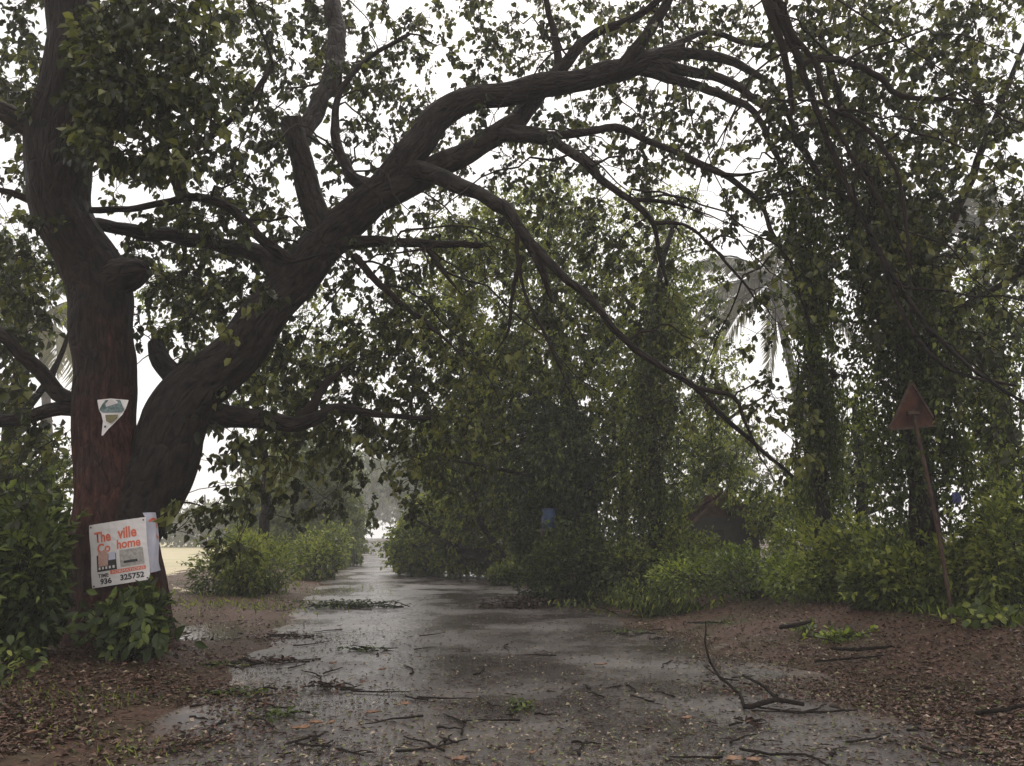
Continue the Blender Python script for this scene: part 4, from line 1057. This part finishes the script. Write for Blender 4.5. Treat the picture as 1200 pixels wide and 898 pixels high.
sheet('photo_detail', f, None, 'black_ink', po, .005, 4, 2, .60, .83, .645, .685)
lettering('TIME', f, .13, .33, .795, .855, 'black_ink', po, bold=.03)
sheet('red_band', f, None, 'red_ink', po, .003, 6, 1, .36, .94, .765, .825)
lettering('FORMATIONS', f, .40, .92, .778, .815, 'paper', po, lift=.006)
lettering('936', f, .17, .37, .87, .965, 'black_ink', po, bold=.04)
lettering('325752', f, .52, .91, .855, .95, 'black_ink', po, bold=.04)
for u, v in ((.04, .04), (.96, .04), (.04, .97), (.96, .97)):
    c = f(u, v); Tubes().add([c + [0, .02, 0], c - [0, .008, 0]], [.008, .011], 8).build('nail', M['nail'], po)
# torn sheet curling off the trunk's right side
f2 = quad_uv([at(167, 601, 10.42), at(183, 601, 10.62), at(189, 668, 10.75), at(173, 672, 10.50)])
q = f2(.5, 1)
p2 = empty('torn_poster', q, 'torn lilac-white poster with orange ring curling beside the printed poster', 'poster')
sheet('sheet', f2, lambda u, v: (u * (1 + .25 * math.sin(v * 5 + .3)) + .12 * math.sin(v * 8), v), 'paper_blue', p2, 0, 8, 16)
V, F = [], []
for k in range(15):
    a = -2.6 + k * 3.4 / 14
    for r_ in (.26, .42): V.append(tuple(f2(.55 + math.cos(a) * r_, .20 + math.sin(a) * r_ * .26, .006)))
F = [(2 * k, 2 * k + 1, 2 * k + 3, 2 * k + 2) for k in range(14)]
me = bpy.data.meshes.new('orange_ring'); me.from_pydata(V, [], F); me.update(); link('orange_ring', me, M['red_ink'], p2)
V = [tuple(f2(u, v, .006)) for u, v in ((.62, .36), (.85, .42), (1.05, .5), (1.1, .56), (.9, .53), (.72, .45))]
me = bpy.data.meshes.new('orange_stripe'); me.from_pydata(V, [], [tuple(range(6))]); me.update(); link('orange_stripe', me, M['orange_ink'], p2)
# torn triangular scrap higher up
f3 = quad_uv([at(114, 468, 10.50), at(150.5, 468, 10.50), at(150.5, 512, 10.50), at(114, 512, 10.50)])
q = f3(.3, 1)
p3 = empty('torn_notice', q, 'torn triangular scrap of a notice high on the red trunk', 'poster')
def patch(name, pts, mat, lift):
    V = [tuple(f3(u, v, lift)) for u, v in pts]
    me = bpy.data.meshes.new(name); me.from_pydata(V, [], [tuple(range(len(pts)))]); me.update(); link(name, me, M[mat], p3)
patch('sheet', [(0, .02), (.5, 0), (1, .02), (.93, .25), (.85, .42), (.62, .64), (.42, .8), (.22, .98), (.17, .97), (.22, .6), (.16, .4), (.07, .3)], 'paper', 0)
patch('printed_picture', [(.33, .04), (.78, .03), (.9, .3), (.8, .36), (.2, .36), (.08, .3), (.2, .15)], 'teal_print', .004)
patch('printed_block', [(.3, .43), (.72, .42), (.7, .52), (.5, .66), (.35, .6)], 'olive_print', .004)
patch('printed_mark', [(.28, .72), (.36, .72), (.34, .78), (.28, .77)], 'black_ink', .004)

# ------------------------------------------------------------------ fallen branches and twigs
def branch_obj(name, paths, label, group=None, mat='twig', cat='branch', leafy=0):
    """paths: world-space polylines with radius; first one is the main stem"""
    g = np.array(paths[0][0][:3])
    e = empty(name, g, label, cat, group)
    for k, pth in enumerate(paths):
        P, Rr = crspline([p_[:3] for p_ in pth], [p_[3] for p_ in pth], .07)
        P = P + rng.normal(size=P.shape) * .004
        Tubes().add(P, Rr, 7, .08).build('stem' if k == 0 else 'side_twig', M[mat], e)
    return e
def rp(px, py, h=.02, r=.015):
    q = gp(px, py, 0); q = gp(px, py, topz(q[0], q[1]) + h); return (*q, r)
def lifted(px, py, Y, r): return (*at(px, py, Y), r)
b0 = gp(866, 820, .02); Yb = b0[1]
branch_obj('fallen_branch', [
    [rp(872, 828, .03, 0.0240), rp(890, 826, .05, 0.0240), rp(910, 820, .07, 0.0225), rp(943, 826, .04, 0.0195)],
    [(*at(910, 818, gp(910, 822, .02)[1]), 0.0180), (*at(893, 803, gp(893, 820, 0)[1] + .1), 0.0165), (*at(870, 791, gp(870, 812, 0)[1] + .15), 0.0120)],
    [rp(872, 828, .03, 0.0150), (*at(866, 812, Yb + .3), 0.0150), (*at(845, 795, Yb + .5), 0.0135), (*at(832, 775, Yb + .6), 0.0120), (*at(826, 750, Yb + .6), 0.0090), (*at(827, 728, Yb + .6), 0.0060)],
    [(*at(843, 793, Yb + .5), 0.0090), rp(826, 781, .06, 0.0060)],
    [(*at(845, 795, Yb + .5), 0.0105), rp(866, 798, .05, 0.0060)],
], 'forked fallen branch standing up from the wet road at right')
branch_obj('fallen_branch', [[rp(868, 878, .02, .009), rp(890, 882, .03, .01), rp(930, 884, .03, .009), rp(950, 886, .03, .008), rp(972, 898, .02, .006)], [rp(890, 882, .03, .007), rp(870, 890, .02, .004)]],
            'thin crooked fallen branch at the bottom edge right of centre')
branch_obj('fallen_branch', [[rp(1145, 835, .03, .018), rp(1170, 833, .05, .018), rp(1215, 824, .04, .014)], [rp(1172, 832, .05, .008), rp(1190, 838, .03, .004)]], 'dark fallen stick on the leaf litter at the right edge')
branch_obj('fallen_branch', [[rp(935, 836, .02, .01), rp(960, 834, .02, .011), rp(1005, 832, .02, .007)], [rp(880, 832, .02, .007), rp(936, 836, .02, .006)]], 'long straight twig lying right of the forked branch')
branch_obj('fallen_branch', [[rp(975, 760, .03, .02), rp(1010, 761, .06, .02), rp(1045, 757, .04, .014)], [rp(955, 775, .03, .012), rp(990, 772, .04, .012), rp(1035, 768, .03, .008)]], 'dark fallen branch under the yellow-green sprig at the right verge')
branch_obj('fallen_branch', [[rp(915, 735, .03, .03), rp(935, 732, .05, .028), rp(950, 728, .05, .016)]], 'short dark log at the edge of the right verge')
# heaped branches and leafy debris on the road
def debris(px, py, w, d, nst, nlf, label, tint=.25, ls=.11, h=.12, mat='litter'):
    q = gp(px, py, .02); g = np.array([q[0], q[1], topz(q[0], q[1])])
    t = Tree('fallen_branch', g, label, 'branch')
    k = np.linalg.norm(g[:2]) / FPX
    W_, D_ = w * k, d
    for i_ in range(nst):
        a = rng.normal() * .35 + (math.pi if rng.random() < .5 else 0)
        c = g + np.array([rng.uniform(-.5, .5) * W_, rng.normal() * D_ * .4, .015 + rng.random() * h * .6]); ln = W_ * (.12 + .3 * rng.random())
        dv = np.array([math.cos(a), math.sin(a), rng.normal() * .1])
        P = np.array([c - dv * ln * .5, c + rng.normal(size=3) * .04 * ln, c + dv * ln * .5]); P[:, 2] = np.maximum(P[:, 2], g[2] + .012)
        P, Rr = crspline(P, [.012, .009, .004], .1); t.twigs.add(P, Rr, 5)
    if nlf:
        bp = g + np.stack([rng.normal(size=nlf) * W_ * .25, rng.normal(size=nlf) * D_ * .35, .02 + rng.random(nlf) ** 2 * h], 1)
        L = ls * (.5 + .8 * rng.random(nlf))
        t.add_leaves(bp, unit(nlf) * np.array([1, 1, .35]) + np.array([-.3, 0, 0]), unit(nlf) * .5 + np.array([0, 0, 1]), L, L * .45, np.clip(tint + rng.normal(size=nlf) * .15, 0, 1))
    t.finish(mat, 'foliage', 'stems')
debris(412, 712, 110, .35, 16, 420, 'dark leafy fallen branch lying across the far left half of the road', .3, .11, .14, 'leaf_dark')
debris(608, 712, 75, .5, 22, 380, 'heap of dark broken branches in the middle of the road ahead', .15, .12, .2)
debris(315, 775, 70, .35, 10, 90, 'tangle of dark twigs at the left road edge', .2, .09, .06)
debris(385, 806, 60, .22, 10, 60, 'small tangle of twigs on the left half of the road', .2, .08, .05)
debris(345, 745, 60, .25, 7, 60, 'flattened twigs by the field gap at the left road edge', .2, .09, .05)
debris(880, 850, 45, .1, 4, 24, 'dark scrap of leaves below the forked branch', .15, .09, .06)
for a, b_, w_, lb in ((275, 812, 60, 'leafy green twig scrap on the left road edge'), (425, 762, 55, 'leafy twig scrap near the middle of the left lane'), (330, 838, 50, 'torn leafy sprig above the paired dry leaves'),
                     (610, 830, 26, 'small bright green sprig in the middle of the road'), (255, 780, 60, 'wet leafy twigs at the left verge below the puddle'), (735, 742, 60, 'scattered twigs in front of the green bough'), (850, 735, 70, 'leafy twigs at the right road edge behind the forked branch')):
    debris(a, b_, w_ * 1.2, .34, 9, 55, lb, .4, .075, .035, 'leaf_mid')
debris(600, 663, 60, .8, 8, 220, 'brown leaf heap beside the fallen tree', .3, .14, .15)

# pieces of torn bark and dry leaves, orange-brown
def chip(px, py, L, W, rz, label, mat='orange'):
    L, W = L * .68, W * .95
    q = gp(px, py, .02); z = topz(q[0], q[1]) + .012
    n, V, F = 7, [], []
    for i_ in range(n):
        u = i_ / (n - 1); w = W * .5 * math.sin(math.pi * (.08 + .84 * u)) ** .6 * (1 + .35 * rng.normal())
        for j, sgn in enumerate((-1, -.4, .4, 1)):
            x, y = (u - .5) * L, sgn * w + .12 * W * math.sin(u * 5)
            V.append((x * math.cos(rz) - y * math.sin(rz), x * math.sin(rz) + y * math.cos(rz), .02 * abs(sgn) + .025 * (u - .3) ** 2 + rng.random() * .006))
    F = [(i_ * 4 + j, i_ * 4 + j + 1, i_ * 4 + j + 5, i_ * 4 + j + 4) for i_ in range(n - 1) for j in range(3)]
    me = bpy.data.meshes.new('dry_leaf'); me.from_pydata(V, [], F); me.update()
    me.polygons.foreach_set('use_smooth', np.ones(len(F), bool))
    o = link('dry_leaf', me, M[mat]); o.location = (q[0], q[1], z)
    so_ = o.modifiers.new('thick', 'SOLIDIFY'); so_.thickness = .006
    tag(o, label, 'leaf', 'dry orange-brown leaves on the ground')
chip(352, 856, .22, .09, .2, 'curled orange-brown leaf left of the paired dry leaves at lower left')
chip(370, 850, .2, .08, -.3, 'curled orange-brown leaf right of the paired dry leaves at lower left')
chip(388, 850, .09, .06, 1, 'small pale dry leaf beside the paired dry leaves')
chip(705, 781, .2, .08, .05, 'large orange-brown dry leaf lying alone on the road right of centre')
chip(436, 838, .16, .09, .3, 'orange dry leaf on the road left of centre')
chip(475, 828, .11, .09, .9, 'faded pink-brown leaf near the orange leaf left of centre')
chip(860, 894, .17, .08, .2, 'orange dry leaf at the bottom edge below the forked branch')
chip(884, 895, .15, .07, -.2, 'brown dry leaf beside the orange leaf at the bottom edge')
chip(32, 876, .17, .05, .4, 'pale straw-coloured dry leaf in the lower left corner')
chip(390, 779, .14, .06, .1, 'yellowish dry leaf on the left half of the road')
chip(448, 787, .13, .06, .3, 'dull orange leaf in the middle of the road')
chip(652, 702, .26, .12, .1, 'pale orange leaf on the heap of broken branches')
chip(624, 887, .07, .06, .3, 'small pinkish leaf at the bottom centre of the road')
chip(538, 894, .16, .08, .3, 'brown dry leaf at the bottom edge left of centre')
chip(805, 845, .13, .07, .3, 'pale brown leaf left of the forked branch')

# scattered short twigs (alike)
tw_me = []
for k in range(6):
    n = 7; x = np.linspace(-.5, .5, n) * (.22 + .08 * k)
    P = np.stack([x, .03 * np.sin(x * 9 + k) + rng.normal(size=n) * .01, .012 + .008 * rng.random(n)], 1)
    T_ = Tubes().add(P, np.linspace(.011, .005, n), 6)
    if k % 2: T_.add(np.array([P[3], P[3] + [.06, .05, .015], P[3] + [.13, .09, .01]]), np.array([.006, .005, .003]), 5)
    o = T_.build('twig', M['twig']); tw_me.append(o.data); bpy.data.objects.remove(o)
spots = []
while len(spots) < 70:
    px, py = rng.uniform(200, 1180), 700 + 195 * rng.random() ** .8
    q = gp(px, py, 0); s_ = q[0] - cx(q[1])
    if abs(s_) < 3.4 and (px < 560 or rng.random() < .55): spots.append(q)
for q in spots:
    o = bpy.data.objects.new('twig', tw_me[rng.integers(6)])
    o.location = (q[0], q[1], topz(q[0], q[1])); o.rotation_euler = (0, 0, rng.random() * 6.28)
    COL.objects.link(o); tag(o, 'short thin dark twig lying flat on the wet road', 'twig', 'short twigs strewn over the road')

# ------------------------------------------------------------------ leaf litter and grass (uncountable)
def scatter(n, fn):
    out = []
    while len(out) < n:
        px, py = rng.uniform(-60, 1260, 4000), 655 + 290 * rng.random(4000) ** 1.0
        for a, b_ in zip(px, py):
            q = gp(a, b_, 0)
            if rng.random() < fn(a, b_, q[0] - cx(q[1]), q[1]): out.append((q[0], q[1]))
            if len(out) >= n: break
    return np.array(out)
def litter(name, n, fn, ls, tf, label, h=.02):
    Q = scatter(n, fn); x, y = Q[:, 0], Q[:, 1]
    z = np.maximum(roadz(x, y), gz(x, y)) + .006 + rng.random(n) ** 2 * h
    L = ls * (.45 + .9 * rng.random(n))
    a = rng.random(n) * 6.28
    D = np.stack([np.cos(a), np.sin(a), rng.normal(size=n) * .18 + .05], 1)
    o = leaves(name, np.stack([x, y, z], 1), D, np.array([0, 0, 1.0]) + rng.normal(size=(n, 3)) * .28, L, L * (.35 + .3 * rng.random(n)), tf(n), M['litter'])
    tag(o, label, 'leaf litter', kind='stuff')
def f_verge(a, b_, s_, y):
    e = abs(s_) - HW
    e += .5 * math.sin(y * 1.3 + s_) + .3 * math.sin(y * 3.1) - (.45 if s_ > 0 else .45)
    dr = .5 + .5 * math.sin(s_ * 2.1 + y * 1.1) * math.sin(y * 1.9 - s_)
    return (.45 + .55 * dr) if e > -.1 else (.4 * dr if e > -.9 else 0)
litter('verge_leaf_litter', 52000, f_verge, .056, lambda n: np.clip(np.where(rng.random(n) < .88, rng.random(n) ** .95 * .63, .62 + .38 * rng.random(n)), 0, 1), 'red-brown leaf litter covering both road verges', .03)
litter('road_leaf_litter', 14000, lambda a, b_, s_, y: 1.0 if -HW - .3 < s_ < HW + 1.0 else 0, .038, lambda n: np.where(rng.random(n) < .5, rng.random(n) * .5, .62 + .38 * rng.random(n)), 'small torn leaves scattered over the wet road', .006)
nq = 3200                                                    # fine broken twig bits
Q = scatter(nq, lambda a, b_, s_, y: (.5 + .5 * math.sin(s_ * 1.7 + y * .8)) if -HW - .6 < s_ < HW + 1.3 else 0)
aa = rng.random(nq) * 6.28; Lq = .03 + .11 * rng.random(nq) ** 2
o = leaves('twig_fragments', np.column_stack([Q, np.maximum(roadz(Q[:, 0], Q[:, 1]), gz(Q[:, 0], Q[:, 1])) + .008]), np.stack([np.cos(aa), np.sin(aa), rng.random(nq) * .1], 1),
           np.array([0, 0, 1.0]) + rng.normal(size=(nq, 3)) * .2, Lq, .006 + .05 * Lq, rng.random(nq) * .2, M['litter'])
tag(o, 'fine broken twig fragments strewn over the wet road', 'twigs', kind='stuff')
def grass(name, pts, n, spread, h, mat, label):
    B = []
    for px, py in pts:
        q = gp(px, py, .1)
        B.append(np.stack([q[0] + rng.normal(size=n) * spread, q[1] + rng.normal(size=n) * spread * .8], 1))
    B = np.concatenate(B); m_ = len(B)
    z = np.maximum(gz(B[:, 0], B[:, 1]), roadz(B[:, 0], B[:, 1]))
    D = unit(m_) * .6 + np.array([-.15, -.1, .7]); L = h * (.4 + .9 * rng.random(m_))
    o = leaves(name, np.column_stack([B, z]), D, unit(m_), L, np.maximum(L * .12, .012), np.clip(.6 + rng.normal(size=m_) * .25, 0, 1), M[mat])
    tag(o, label, 'grass', kind='stuff')
grass('left_verge_grass', [(100, 820), (70, 828), (130, 812), (60, 850), (105, 855), (160, 870), (40, 815)], 45, .25, .08, 'leaf_mid', 'thin green grass sprouting on the left verge')
grass('right_verge_grass', [(1140, 748), (1180, 755), (1060, 735), (1020, 720), (950, 705), (880, 690), (1190, 735), (1100, 740)], 170, .35, .2, 'leaf_bright', 'green grass under the right verge bushes')
grass('field_edge_grass', [(250, 712), (290, 712), (330, 706), (370, 690), (235, 700)], 90, .9, .16, 'leaf_bright', 'green grass along the field edge under the bright bush')

# ------------------------------------------------------------------ rain haze
V = [(x, y, z) for x in (-195, 195) for y in (-20, 260) for z in (-2.2, 24)]
F = [(0, 1, 3, 2), (4, 6, 7, 5), (0, 4, 5, 1), (2, 3, 7, 6), (0, 2, 6, 4), (1, 5, 7, 3)]
me = bpy.data.meshes.new('haze'); me.from_pydata(V, [], F); me.update()
m, nt, out = new_mat('rain_haze')
pv = N_(nt, 'ShaderNodeVolumePrincipled'); pv.inputs['Color'].default_value = (.95, .95, .95, 1)
pv.inputs['Density'].default_value = .002; pv.inputs['Anisotropy'].default_value = 0.0
nt.links.new(pv.outputs[0], out.inputs['Volume'])
tag(link('haze', me, m), 'pale rain haze filling the lane', 'haze', kind='stuff')
